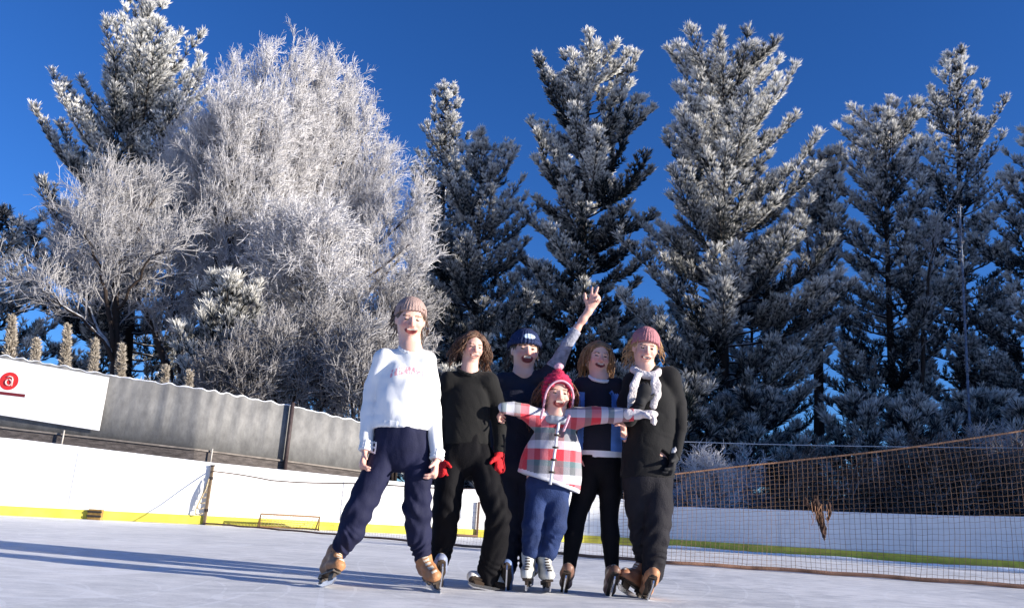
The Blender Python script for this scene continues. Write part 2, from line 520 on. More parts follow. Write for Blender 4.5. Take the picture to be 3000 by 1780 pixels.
def post_at(pD, y1, name, label, cat, mt, w=0.05, out=0.05, z0=0.0):
    p = on_line(*pD, out); h = heightD(p, y1)
    t = thing(name, label, cat, (p[0], p[1], 0))
    mb = MB(); mb.box((p[0], p[1], (h + z0) / 2), (w, w, h - z0)); mb.build('post', mt, t, False)
    return t, p, h


gp, gpp, gph = post_at((498, 1282), 1138, 'gate_post', 'slim dark gate post with tan cord hanging beside it at boards', 'post', mat('weathered_wood', (0.16, 0.12, 0.08), 0.8, 0.3, 20), 0.045)
mb = MB(); mb.box((gpp[0], gpp[1], gph + 0.012), (0.07, 0.07, 0.02)); mb.build('cap', M_DARK, gp, False)
for zz in (0.25, 0.8):
    mb = MB(); mb.box((gpp[0] + 0.01, gpp[1] - 0.03, zz), (0.07, 0.012, 0.05)); mb.build('hinge', M_DARK, gp, False)
g2, g2p, g2h = post_at((1162, 1312), 1225, 'gate_post', 'thin dark gate edge seen between the black trouser legs', 'post', mat('brown_post', (0.12, 0.07, 0.05), 0.7), 0.045)
mb = MB(); mb.tube([g2p - _d * .75 + _n * .03 + np.array([0, 0, 0.03]), g2p + _n * .03 + np.array([0, 0, 0.03])], 0.022, 6); mb.build('foot_rail', MATS['brown_post'], g2)

# tan cord hanging in loops on the gate post
mb = MB()
for k in range(5):
    top = np.array([gpp[0] - 0.015, gpp[1] - 0.055 - 0.012 * k, gph - 0.22 - 0.04 * k]); dx = -0.05 - 0.028 * k; dz = -0.30 - 0.07 * k
    s = np.linspace(0, 1, 14)
    P = np.stack([top[0] + dx * np.sin(s * math.pi) * (0.6 + 0.5 * s), top[1] + 0 * s - 0.01 * np.sin(s * 9), top[2] + dz * np.sin(s * math.pi / 2 * 1.0) * (1 - 0.25 * s * s)], 1)
    mb.tube(P, 0.011, 5)
o = mb.build('cord', mat('tan_cord', (0.45, 0.36, 0.22), 0.8, 0.2, 30), org=(gpp[0], gpp[1], gph - 0.2)); tag(o, 'loops of tan cord hanging on the slim gate post', 'cord')

# brown block on the kick strip
p = on_line(232, 1268, 0.09)
t = thing('wooden_block', 'small brown wooden block lying against the yellow strip, left end', 'block', (p[0], p[1], 0))
M_WOOD = mat('brown_wood', (0.28, 0.17, 0.05), 0.75, 0.3, 14, 0.3, 40)
mb = MB(); mb.box(p + np.array([0, 0, 0.085]), (0.22, 0.09, 0.17)); mb.build('block', M_WOOD, t, False)
mb = MB(); mb.box(p + np.array([0, -0.052, 0.06]), (0.24, 0.012, 0.03)); mb.box(p + np.array([0, -0.052, 0.13]), (0.24, 0.012, 0.03)); mb.build('strap', M_DARK, t, False)

# low practice goal on the ice
p0 = on_line(625, 1289, .50); p1 = on_line(765, 1297, .50)
ax = unit(p1 - p0); bk = np.array([-ax[1], ax[0], 0]); h = 0.24
t = thing('practice_goal', 'low brown practice goal lying in front of the yellow strip', 'goal', tuple((p0 + p1) / 2))
mb = MB(); U = np.array([0, 0, 1.0])
mb.tube([p0, p0 + U * h, p1 + U * h, p1], 0.016, 6)
mb.build('front_frame', mat('goal_brown', (0.20, 0.11, 0.04), 0.5), t)
mb = MB(); mb.tube([p0 + U * .02, p0 + bk * 0.3 + U * .02, p1 + bk * 0.3 + U * .02, p1 + U * .02], 0.014, 6); mb.tube([p0 + bk * .3, p0 + U * h], 0.012, 6); mb.tube([p1 + bk * .3, p1 + U * h], 0.012, 6)
mb.build('back_frame', MATS['goal_brown'], t)
mb = MB()
for i in range(1, 18):
    a = p0 + (p1 - p0) * i / 18; mb.tube([a + U * h, a + bk * 0.3 + U * 0.02], 0.004, 3)
for j in range(1, 6):
    a = U * (h + (0.02 - h) * j / 6) + bk * 0.3 * j / 6; mb.tube([p0 + a, p1 + a], 0.004, 3)
mb.build('netting', mat('goal_net', (0.7, 0.62, 0.3), 0.8), t)

# ------------------------------------------------------------------ windscreen fence on the left
FT = [(-260, 838), (0, 880), (215, 917), (450, 950), (683, 992), (875, 1040)]
FOFF = 0.75
fl = []
for x, y in [(-260, 1239.5), (0, 1254), (215, 1266), (450, 1279), (683, 1289), (900, 1298)]:
    p = groundD(x, y); d = unit(np.array([p[0], p[1], 0])); fl.append(p + d * FOFF)
fh = [heightD(p, t[1]) for p, t in zip(fl, FT)]
FB = [heightD(p, y) for p, y in zip(fl, [1017, 1050, 1073, 1099, 1128, 1156])]
print('fence h', np.round(fh, 2), np.round(FB, 2))


def screen_mat():
    m = bpy.data.materials.new('grey_windscreen'); m.use_nodes = True
    n, l = m.node_tree.nodes, m.node_tree.links; b = n['Principled BSDF']; b.inputs['Roughness'].default_value = 0.8
    tc = n.new('ShaderNodeTexCoord'); mp = n.new('ShaderNodeMapping'); mp.inputs['Scale'].default_value = (4, 4, 2.2); l.new(tc.outputs['Object'], mp.inputs[0])
    z = n.new('ShaderNodeTexNoise'); z.inputs['Scale'].default_value = 1.6; z.inputs['Detail'].default_value = 8; z.inputs['Roughness'].default_value = 0.7; l.new(mp.outputs[0], z.inputs[0])
    r = n.new('ShaderNodeValToRGB'); r.color_ramp.elements[0].position = 0.32; r.color_ramp.elements[1].position = 0.7
    r.color_ramp.elements[0].color = (0.14, 0.137, 0.133, 1); r.color_ramp.elements[1].color = (0.25, 0.245, 0.235, 1)
    l.new(z.outputs[0], r.inputs[0]); l.new(r.outputs[0], b.inputs['Base Color'])
    bp = n.new('ShaderNodeBump'); bp.inputs['Strength'].default_value = 0.25; bp.inputs['Distance'].default_value = 0.02; l.new(z.outputs[0], bp.inputs['Height']); l.new(bp.outputs[0], b.inputs['Normal'])
    return m


Fen = thing('windscreen_fence', 'tall grey weathered windscreen fence with snowy scalloped top behind the boards', 'fence', tuple(fl[2]))
Q, hq, s = dens(fl, fh, 0.05); _, bq, _ = dens(fl, FB, 0.05)
wav = 0.0 * s
Nn = np.array([0.2, -0.98])
Q2 = Q + wav[:, None] * Nn
sc = 0.026 * np.abs(np.sin(s * 9.0 + 1.6 * np.sin(s * 1.3) + np.sin(s * 3.7))) + 0.012 * np.sin(s * 23)
V, F = wall_run(Q2, bq + 0.002, hq - sc, 0.0, 0.012); obj('screen', V, F, screen_mat(), Fen, True)
mb = MB(); zc = hq - sc + 0.012
R = 0.006 + 0.011 * np.abs(np.sin(s * 9.0 + 0.8 * np.sin(s * 1.3) + 1.2)) * (0.5 + 0.5 * np.sin(s * 3.1) ** 2)
mb.tube(np.stack([Q2[:, 0], Q2[:, 1] + 0.005, zc], 1), R, 6); mb.build('snow_cap', M_SNOW, Fen)
V, F = wall_run(Q, bq - 0.42, bq, 0.02, 0.05)
obj('base_strip', V, F, mat('dark_base_strip', (0.10, 0.085, 0.078), 0.8, 0.45, 3.0, 0.5, 12, stretch=(2, 2, 8)), Fen, False)  # dark strip along the lower edge of the screen
# timber beam on top of the base strip
V, F = wall_run(Q, bq - 0.0, bq + 0.03, 0.05, 0.03); obj('beam', V, F, mat('beam_grey', (0.22, 0.19, 0.165), 0.8, 0.3, 8), Fen, False)


def fence_post(px, py0, py1, mt, w):
    P = np.array([np.interp(px, [f[0] for f in FT], [p[i] for p in fl]) for i in range(3)])
    P = P + np.array([0.03, -0.09, 0]); z1 = heightD(P, py1); z0 = heightD(P, py0)
    mb = MB(); mb.tube([(P[0], P[1], max(0, z0)), (P[0], P[1], z1)], w, 8); mb.build('post', mt, Fen)
    return P


M_POST = mat('dark_post', (0.05, 0.035, 0.035), 0.6, 0.25)
fence_post(676, 1165, 982, M_POST, 0.042)
M_GP = mat('galvanised_post', (0.45, 0.42, 0.38), 0.5)
for px, a, b in ((118, 1090, 1050), (490, 1135, 1095)):
    fence_post(px, a, b, M_GP if px != 312 else M_POST, 0.014)
fence_post(873, 1200, 1030, M_POST, 0.03)

# sign on the fence
def fpt(px):
    return np.array([np.interp(px, [f[0] for f in FT], [p[i] for p in fl]) for i in range(3)])


sA, sB = fpt(-230), fpt(207)
sx = unit(sB - sA); sn = np.array([sx[1], -sx[0], 0]); so = sn * 0.09
Sg = thing('sign', 'large white banner sign with a red disc and dark red line', 'sign', tuple(sB))
zA1, zB1 = heightD(sA + so, 848), heightD(sB + so, 921)
zA0, zB0 = heightD(sA + so, 985), heightD(sB + so, 1051)
mb = MB(); V = []
for off in (0, -0.015):
    for P, z in ((sA, zA0), (sB, zB0), (sB, zB1), (sA, zA1)): V.append(P + sn * (0.09 + off) + U * z)
mb.add(V, [[0, 1, 2, 3], [7, 6, 5, 4], [0, 4, 5, 1], [1, 5, 6, 2], [2, 6, 7, 3], [3, 7, 4, 0]]); mb.build('panel', mat('sign_white', (0.84, 0.84, 0.84), 0.4, 0.03), Sg, False)


def on_sign(xD, yD, lift=0.004):
    d = ray(xD * K, yD * K); p0_ = sA + sn * (0.09 + lift); t_ = ((p0_ - EYE) @ sn) / (d @ sn); return EYE + d * t_


M_RED = mat('sign_red', (0.62, 0.03, 0.03), 0.5, 0.05); M_DRED = mat('sign_dark_red', (0.16, 0.02, 0.025), 0.5, 0.05)
c = on_sign(22, 930); rr = 0.165
vv = np.cross(sn, sx) * -1; vv = U * math.cos(0.0)
mb = MB(); ring_ = [c + (sx * math.cos(a) + U * math.sin(a)) * rr for a in np.linspace(0, 2 * math.pi, 40, endpoint=False)]
mb.add(ring_, [list(range(40))]); d_ = mb.build('disc', M_RED, Sg, False)
# pale letter a: ring with a stem, plus the torn end of a red mark at the frame's edge
mb = MB(); cc = c + sn * 0.004
sl = unit(sx + U * (zB1 - zA1) / np.linalg.norm(sB - sA))
P = [cc + (sl * math.cos(a) * 0.055 - U * (0.025 - math.sin(a) * 0.055)) for a in np.linspace(0, 2 * math.pi, 17)]
mb.tube(P, 0.014, 5)
mb.tube([cc + sl * 0.062 - U * 0.08, cc + sl * 0.062 + U * 0.035, cc + sl * 0.045 + U * 0.075, cc + U * 0.088, cc - sl * 0.045 + U * 0.065], 0.014, 5)
mb.build('letter', mat('sign_pink', (0.8, 0.45, 0.42), 0.5), Sg)
mb = MB(); a, b_ = on_sign(-160, 940), on_sign(61, 966)
q = U * 0.028
mb.add([a - q, b_ - q, b_ + q, a + q], [[0, 1, 2, 3]]); mb.build('underline', M_DRED, Sg, False)
mb = MB(); a = on_sign(-12, 915); mb.add([a - sx * .06 - U * .04, a + sx * .06 - U * .05, a + sx * .07 + U * .03, a - sx * .05 + U * .05], [[0, 1, 2, 3]]); mb.build('mark', M_RED, Sg, False)

# ------------------------------------------------------------------ safety net across the rink
NB = [(497, 1281), (700, 1301), (930, 1318), (1160, 1339), (1400, 1359), (1643, 1379), (1900, 1395), (2200, 1416), (2500, 1437), (2800, 1457)]
NTOP = [(497, 1150), (700, 1172), (930, 1185), (1160, 1192), (1400, 1185), (1643, 1156), (1900, 1132), (2200, 1095), (2500, 1059), (2800, 1015)]
nb = [groundD(*p) for p in NB]; nb[0] = gpp + np.array([0.03, -0.03, 0]); nb[1] = (nb[0] * .62 + nb[2] * .38)
nh = [heightD(p, t[1]) for p, t in zip(nb, NTOP)]
print('net', np.round(nb, 2)[:, :2].tolist(), np.round(nh, 2))
Nt = thing('safety_net', 'orange-brown safety net strung on ropes across the right side of the rink', 'net', tuple(nb[5]))
Q, hq, s = dens(nb, nh, 0.055)
wob = 0.03 * np.sin(s * 1.7) + 0.015 * np.sin(s * 4.1 + 1)
zb = 0.018 + 0.008 * np.abs(np.sin(s * 3.3))
hq = hq + 0.012 * np.sin(s * 2.1)
M_ROPE = mat('net_rope', (0.30, 0.16, 0.09), 0.8, 0.35, 8, 0.4, 60)
M_DROPE = mat('bottom_rope', (0.24, 0.13, 0.085), 0.85, 0.4, 5, 0.4, 60)
mb = MB(); mb.tube(np.stack([Q[:, 0], Q[:, 1] + wob * 0.3, zb + 0.006], 1), 0.016 + 0.010 * np.clip(s / 9 - 0.3, 0, 1), 6); mb.build('bottom_rope', M_DROPE, Nt)
mb = MB(); mb.tube(np.stack([Q[:, 0], Q[:, 1], hq], 1), 0.011, 6); mb.build('top_rope', M_ROPE, Nt)
mb = MB(); rj = np.random.default_rng(5)


def netpt(i, f):
    z = zb[i] + (hq[i] - zb[i]) * f
    b = math.sin(f * math.pi)
    return np.array([Q[i, 0] + 0.02 * b * math.sin(s[i] * 2.3), Q[i, 1] - 0.05 * b + 0.03 * b * math.sin(s[i] * 3.1), z])


rad = np.where(s < 8.0, 0.0010, 0.0027)
for i in range(len(Q)):
    fs = np.linspace(0, 1, 7); j = rj.normal(0, 0.004, 7)
    mb.tube([netpt(i, f) + np.array([jj, 0, 0]) for f, jj in zip(fs, j)], rad[i] * rj.uniform(0.8, 1.25), 3, cap=False)
nrow = 24
for r in range(1, nrow):
    ii = list(range(0, len(Q), 2))
    i0 = [i for i in ii if s[i] < 8.0]; i1 = [i for i in ii if s[i] >= 7.9]
    if r % 2 == 0: mb.tube([netpt(i, r / nrow) + np.array([0, 0, 0.006 * math.sin(s[i] * 30 + r)]) for i in i0], 0.0012, 3, cap=False)
    mb.tube([netpt(i, r / nrow) + np.array([0, 0, 0.006 * math.sin(s[i] * 30 + r)]) for i in i1], 0.0019, 3, cap=False)
mb.build('mesh', mat('net_mesh', (0.26, 0.155, 0.095), 0.75, 0.4, 3), Nt)
# bunched torn flap of the net
# bunched torn flap of the net
c = groundD(2010, 1408); YF = c[1] - 0.05
fp = lambda x, y, dy=0: atD(x, y, YF + dy)
px_ = lambda r: r * K * YF / F_PX
B = Field(); B.chain([fp(1990, 1212), fp(1993, 1232), fp(2003, 1262), fp(2010, 1290), fp(2014, 1316)], [px_(4), px_(8), px_(8), px_(6), px_(2)], .02, (np.array([0, -1.0, 0]), .7))
B.chain([fp(2026, 1228), fp(2027, 1250), fp(2022, 1268)], [px_(2), px_(3.5), px_(2)], .02); B.chain([fp(1966, 1214), fp(1970, 1230), fp(1984, 1246)], [px_(2), px_(3), px_(2)], .02)
B.wrinkle(folds(77, .016, .045, (0.1, 0, 1), 4)); B.wrinkle(folds(78, .006, .02, (0, 0, 1), 3)); V, Q_ = B.mesh(.006)
obj('torn_flap', V, [Q_], mat('net_flap', (0.05, 0.026, 0.018), 0.95, 0.6, 14, .8, 60), Nt)
mb = MB()
for k in range(16):
    p0_ = fp(1978 + rj.uniform(0, 46), 1225 + rj.uniform(0, 40)); l_ = rj.uniform(.05, .16); mb.tube([p0_ + np.array([rj.uniform(-.02, .02), -.03, -l_ * t_]) for t_ in (0, .5, 1)], [.005, .004, .002], 4)
mb.build('loose_strands', M_ROPE, Nt)
# cable over the net
pa, pb = atD(872, 1040, 17.2), atD(2650, 1094, 17.2)
s_ = np.linspace(0, 1, 30)
mb = MB(); P = np.stack([pa + (pb - pa) * t_ for t_ in s_]); P[:, 2] -= 0.12 * np.sin(s_ * math.pi)
mid = atD(2080, 1077, 17.2)
mb.tube(P, 0.011, 5); o = mb.build('cable', mat('grey_cable', (0.35, 0.38, 0.42), 0.5), org=tuple(pa)); tag(o, 'thin pale cable stretched in front of the pines above the net', 'cable')
EDGE = [(41 + 2.5 * (i % 4) + (i * 7 % 5) * .6, 6.5 + 1.9 * i, (.62, .66, .66, .72, .8, .9, 1.0, 1.08, 1.15, 1.2, 1.2, 1.25, 1.25)[i]) for i in range(13)]

# ================================================================== TREES
M_NEED = frost_mat('frosted_needles', (0.008, 0.015, 0.020), (0.88, 0.86, 0.81), 0.22, 0.80, .3)
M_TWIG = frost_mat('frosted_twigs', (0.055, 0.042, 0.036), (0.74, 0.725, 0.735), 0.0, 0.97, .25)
M_BARK = bark_mat('pine_bark', (0.035, 0.026, 0.022), (0.6, 0.62, 0.66))
M_SHRUB = frost_mat('frosted_cedar', (0.16, 0.125, 0.085), (0.60, 0.54, 0.46), 0.2, 1.0)


def tufts(P, A, L, fr, rng, k=12, w=0.02, open_=(0.35, 1.0)):
    """k needle blades at every point P along axis A; returns V, quads, frost"""
    n = len(P); P = np.repeat(P, k, 0); A = np.repeat(A, k, 0); L = np.repeat(L, k) * rng.uniform(0.7, 1.15, n * k); fr = np.repeat(fr, k)
    r = rng.normal(size=(n * k, 3)); r -= (r * A).sum(1)[:, None] * A; r /= np.linalg.norm(r, axis=1)[:, None] + 1e-9
    d = A + r * rng.uniform(open_[0], open_[1], n * k)[:, None]; d /= np.linalg.norm(d, axis=1)[:, None]
    sd_ = np.cross(d, rng.normal(size=(n * k, 3))); sd_ /= np.linalg.norm(sd_, axis=1)[:, None] + 1e-9
    ww = (w * rng.uniform(0.7, 1.3, n * k))[:, None]
    m = P + d * (L * 0.55)[:, None]
    V = np.stack([P - A * 0.03, m + sd_ * ww, P + d * L[:, None], m - sd_ * ww], 1).reshape(-1, 3)
    f = np.clip(np.stack([fr * 0.25, fr * 0.75, fr + 0.25, fr * 0.75], 1) + rng.normal(0, 0.10, (n * k, 1)), 0, 1).reshape(-1)
    return V, np.arange(n * k * 4, dtype=np.int32).reshape(-1, 4), f


def sticks(A, B, ra, rb, fr, n=3):
    """thin prisms from A to B"""
    d = B - A; d /= np.linalg.norm(d, axis=1)[:, None] + 1e-9
    ref = np.where(np.abs(d[:, 2:3]) < 0.9, np.array([[0, 0, 1.0]]), np.array([[1.0, 0, 0]]))
    x = np.cross(ref, d); x /= np.linalg.norm(x, axis=1)[:, None]; y = np.cross(d, x)
    V = np.empty((len(A), 2 * n, 3)); a = 2 * np.pi * np.arange(n) / n
    ra = np.broadcast_to(np.asarray(ra, float), len(A)); rb = np.broadcast_to(np.asarray(rb, float), len(A))
    for k in range(n):
        o_ = x * math.cos(a[k]) + y * math.sin(a[k])
        V[:, k] = A + o_ * ra[:, None]; V[:, n + k] = B + o_ * rb[:, None]
    q = np.array([[k, (k + 1) % n, n + (k + 1) % n, n + k] for k in range(n)], np.int32)
    Fq = (np.arange(len(A), dtype=np.int32)[:, None, None] * 2 * n + q[None]).reshape(-1, 4)
    return V.reshape(-1, 3), Fq, np.repeat(np.broadcast_to(np.asarray(fr, float), len(A)), 2 * n)


def pine(label, base, top, prof, seed, bare=0.08, dens_=5.0, frost=0.55, tuft=0.30, group='frosted pines behind the rink', droop=-0.12, up=0.75, trunk_r=None, k=17, name='pine_tree', step=0.27, w=0.0145):
    rng = np.random.default_rng(seed)
    base = np.array(base, float); top = np.array(top, float); ax = top - base; H = np.linalg.norm(ax)
    pt = np.array([p[0] for p in prof]); pr = np.array([p[1] for p in prof])
    t_ = thing(name, label, 'tree', tuple(base), group)
    tr = trunk_r or 0.012 * H; dens_ = dens_ * 1.5; tuft = tuft * .80
    bend = rng.normal(0, 0.006 * H, 2)

    def trunk(t): return base + ax * t + np.array([bend[0], bend[1], 0]) * math.sin(t * math.pi)
    mb = MB(); ts = np.linspace(0, 0.99, 14)
    mb.tube([trunk(t) for t in ts], tr * (1 - ts) ** 0.9 + 0.015, 8)
    nb_ = int(H * dens_); TP, TA, TL, TF = [], [], [], []; SA, SB, SR = [], [], []
    az = rng.uniform(0, 6.28)
    for i in range(nb_):
        t = bare + (0.985 - bare) * ((i + rng.uniform(0, 1)) / nb_) ** 0.92
        Rm = np.interp(t, pt, pr) * (1 + .16 * min(1, max(0, (.60 - t) / .2)))
        L = Rm * rng.uniform(0.62, 1.14)
        if rng.random() < 0.10: L *= 0.55
        if L < 0.12: L = 0.12
        az += 2.399 + rng.normal(0, 0.35)
        o_ = np.array([math.cos(az), math.sin(az), 0]); s_ = np.array([-o_[1], o_[0], 0])
        zr = droop + (up - droop) * t ** 2.0 + rng.normal(0, 0.08)
        crv = 0.32 + 0.15 * rng.random(); zf = min(1.0, max(.05, (1 - t) * H - 0.35) / max(.05, L * (zr + crv))) if zr + crv > 0 else 1.0; zr *= zf; crv *= zf; sw = rng.normal(0, 0.12)
        p0_ = trunk(t)

        def bp(s): return p0_ + o_ * L * s * (1 - 0.12 * t) + s_ * L * sw * s * s + np.array([0, 0, L * (zr * s + crv * s ** 3)])
        n5 = 6; ss = np.linspace(0, 1, n5); pts = [bp(s) for s in ss]
        r0 = min(0.05, 0.012 + 0.014 * L)
        mb.tube(pts, np.linspace(r0, 0.008, n5), 4, cap=False)
        nt_ = max(2, int(L / step)); bf = frost - .11 + 0.46 * (t - .55) + rng.normal(0, 0.18)  # frost also grows with height, painting the tops as sunlit
        for s in np.linspace(0.28 if L > 1 else 0.1, 0.98, nt_):
            p = bp(s); tg = unit(bp(min(1, s + .03)) - bp(s - .03))
            for sg in (-1, 1):
                if rng.random() < 0.12: continue
                an = rng.uniform(0.6, 1.1)
                d = unit(tg * math.cos(an) + sg * s_ * math.sin(an) + np.array([0, 0, rng.uniform(0.25, 0.85)]))
                ln = (0.22 + 0.30 * L * (1.12 - s)) * rng.uniform(0.6, 1.2); ln = min(ln, 1.3) * min(1, .4 + (1 - t) * 5)
                q_ = p + d * ln + np.array([0, 0, 0.10 * ln])
                SA.append(p); SB.append(q_); SR.append(0.012)
                m_ = max(2, int(ln / 0.135))
                f_ = bf + rng.normal(0, 0.13) + .30 * (s - .7)
                for j in range(1, m_ + 1):
                    u_ = j / m_
                    TP.append(p + (q_ - p) * u_); TA.append(unit(d + np.array([0, 0, 0.35 + 0.3 * u_]))); TL.append(tuft * (0.70 + 0.30 * u_)); TF.append(f_ - .14 + 0.32 * u_)
            TP.append(p); TA.append(unit(tg + np.array([0, 0, 0.5]))); TL.append(tuft * 0.9); TF.append(bf - .15)
        e = bp(1.0); tg = unit(bp(1.0) - bp(.9))
        for j in range(4):
            TP.append(e + tg * 0.09 * j); TA.append(unit(tg + np.array([0, 0, 0.5]) + rng.normal(0, .15, 3))); TL.append(tuft * 1.1); TF.append(bf + 0.22)
    for j in range(8):
        TP.append(trunk(0.99) - unit(ax) * 0.12 * (j - 2)); TA.append(unit(unit(ax) + rng.normal(0, .25, 3))); TL.append(tuft); TF.append(frost + 0.2)
    mb.build('trunk', M_BARK, t_)
    V, Fq, f = tufts(np.array(TP), np.array(TA), np.array(TL), np.array(TF), rng, k, w)
    V2, F2, f2 = sticks(np.array(SA), np.array(SB), np.array(SR), np.array(SR) * .5, 0.35)
    obj('crown', np.concatenate([V, V2]), [np.concatenate([Fq, F2 + len(V)])], M_NEED, t_, False, attr=np.concatenate([f, f2]))
    return t_


def px_prof(base, top, Y, rows):
    """rows: (sheet row, half width in sheet px) -> (height fraction, radius)"""
    out = []
    for yD, hw in rows:
        z = heightD(np.array([base[0], Y, 0]), yD)
        dep = (np.array([base[0], Y, z]) - EYE) @ FWD
        out.append((z / top[2], hw * K * dep / F_PX))
    out.sort(); return out


def pine_px(label, xb, xt, yt, Y, rows, seed, **kw):
    top = atD(xt, yt, Y); b = atD(xb, 1200, Y); b[2] = 0.0
    sl_ = (atD(xt, yt, Y) - atD(xb, 1200, Y)); b0 = atD(xb, 1200, Y); b = b0 - sl_ * (b0[2] / sl_[2]); b[2] = 0
    return pine(label, b, top, px_prof(b, top, Y, rows), seed, **kw)


# --- left pine
pine_px('big frosted pine rising out of the top left corner behind the frosty tree', 285, 356, -12, 31,
        [(-12, 26), (50, 32), (120, 55), (200, 95), (330, 180), (450, 250), (600, 270), (780, 270), (950, 220)], 3, frost=0.66, tuft=0.36, dens_=4.6, droop=0.02, up=0.95, w=0.016)
pine_px('frosted pine cut off by the left edge, its boughs hanging over the white sign', -25, -5, 520, 27.5,
        [(520, 40), (600, 90), (680, 120), (780, 150), (900, 150), (1050, 120)], 5, frost=0.60, dens_=5, droop=-.05)
# --- middle and right pines
pine_px('slender frosted pine with a thin spire, next to the big white frosted tree', 1060, 1090, 210, 36,
        [(210, 10), (270, 30), (330, 50), (450, 75), (600, 100), (800, 120), (1050, 110)], 7, frost=0.5)
pine_px('short rounded pine between the thin spire and the tall middle pine', 1165, 1180, 340, 32,
        [(340, 30), (390, 55), (450, 75), (540, 120), (650, 150), (850, 175), (1100, 170)], 8, frost=0.5, tuft=0.33)
pine_px('tall middle pine with a ragged gappy crown, straight above the raised hand', 1405, 1440, 142, 31,
        [(142, 50), (175, 90), (210, 110), (270, 140), (330, 150), (430, 165), (520, 190), (640, 150), (720, 120), (900, 160), (1100, 190)], 21, frost=0.55, dens_=4.0, tuft=0.36, w=0.026, up=0.65)
pine_px('widest and fullest frosted pine, with a broad sunlit cone top', 1765, 1765, 132, 29,
        [(132, 75), (165, 108), (210, 140), (300, 165), (400, 185), (500, 200), (650, 225), (850, 240), (1100, 230)], 33, frost=0.6, dens_=5.2, tuft=0.36, w=0.016)
pine_px('small pine with a little sunlit crown on a bare thin trunk', 2008, 2015, 375, 32,
        [(375, 25), (430, 45), (500, 60), (570, 70), (640, 50), (800, 40), (1000, 90)], 41, frost=0.52, bare=0.5, dens_=4.5)
pine_px('bushy forked-looking pine with several pointed tips, right of the bare trunk', 2195, 2160, 272, 31,
        [(272, 45), (305, 78), (340, 100), (420, 110), (550, 125), (700, 150), (900, 160), (1100, 150)], 52, frost=0.52, dens_=4.6, up=0.95, tuft=0.34)
pine_px('tallest right-hand pine with a sharply pointed spire', 2372, 2335, 128, 33,
        [(128, 12), (190, 40), (250, 62), (330, 95), (420, 130), (560, 160), (750, 150), (1000, 150)], 63, frost=0.52, dens_=4.2, up=0.85)
pine_px('pine cut off by the right edge of the picture', 2560, 2545, 300, 29,
        [(300, 15), (360, 50), (450, 90), (600, 130), (800, 160), (1050, 160)], 74, frost=0.5, dens_=4.0)
# lower pines that close the wood behind
BK = 'small dark pines deeper in the wood'
for i, (x, yt, Y, hw, lab) in enumerate([
        (1290, 640, 38, 120, 'low dark pine filling the gap behind the navy beanie'),
        (1560, 770, 37, 130, 'low dark pine below the patch of sky between the two tallest pines'),
        (1830, 620, 40, 150, 'low dark pine behind the foot of the fullest pine'),
        (2440, 720, 38, 120, 'low dark pine right of the frosted pole'),
        (1090, 640, 42, 110, 'low dark pine behind the curly-haired woman')]):
    pine_px(lab, x, x + RNG.normal(0, 8), yt, Y, [(yt, 15), (yt + 80, hw * .5), (yt + 200, hw * .85), (yt + 350, hw), (1150, hw)], 100 + i, frost=0.42, dens_=4.0, k=13, tuft=0.36, group=BK, bare=0.03, w=0.016)


US = 'young pines along the foot of the wood'
for i, (x, yt, Y, hw, lab) in enumerate([
        (1110, 900, 27, 110, 'young pine behind the curly hair, foot of the wood'), (1270, 960, 26, 100, 'young pine behind the navy beanie, foot of the wood'),
        (1400, 930, 28, 110, 'young pine under the raised arm, foot of the wood'), (1540, 900, 27, 110, 'young pine between blond hair and pink beanie, foot of the wood'),
        (1690, 930, 25, 110, 'young pine right beside the pink beanie, foot of the wood'), (1830, 960, 26, 120, 'young pine over the bright bush behind the net'),
        (2090, 970, 26, 120, 'young pine over the middle of the net'),
        (2230, 980, 25, 110, 'young pine left of the foot of the frosted pole'), (2400, 960, 26, 120, 'young pine right of the foot of the frosted pole'), (2520, 990, 24, 110, 'young pine at the right edge over the net')]):
    pine_px(lab, x, x + RNG.normal(0, 8), yt, Y, [(yt, 12), (yt + 60, hw * .55), (yt + 140, hw * .9), (1200, hw * 1.1)], 140 + i, frost=0.40, dens_=6.5, k=13, tuft=0.36, group=US, bare=0.02, w=0.016)


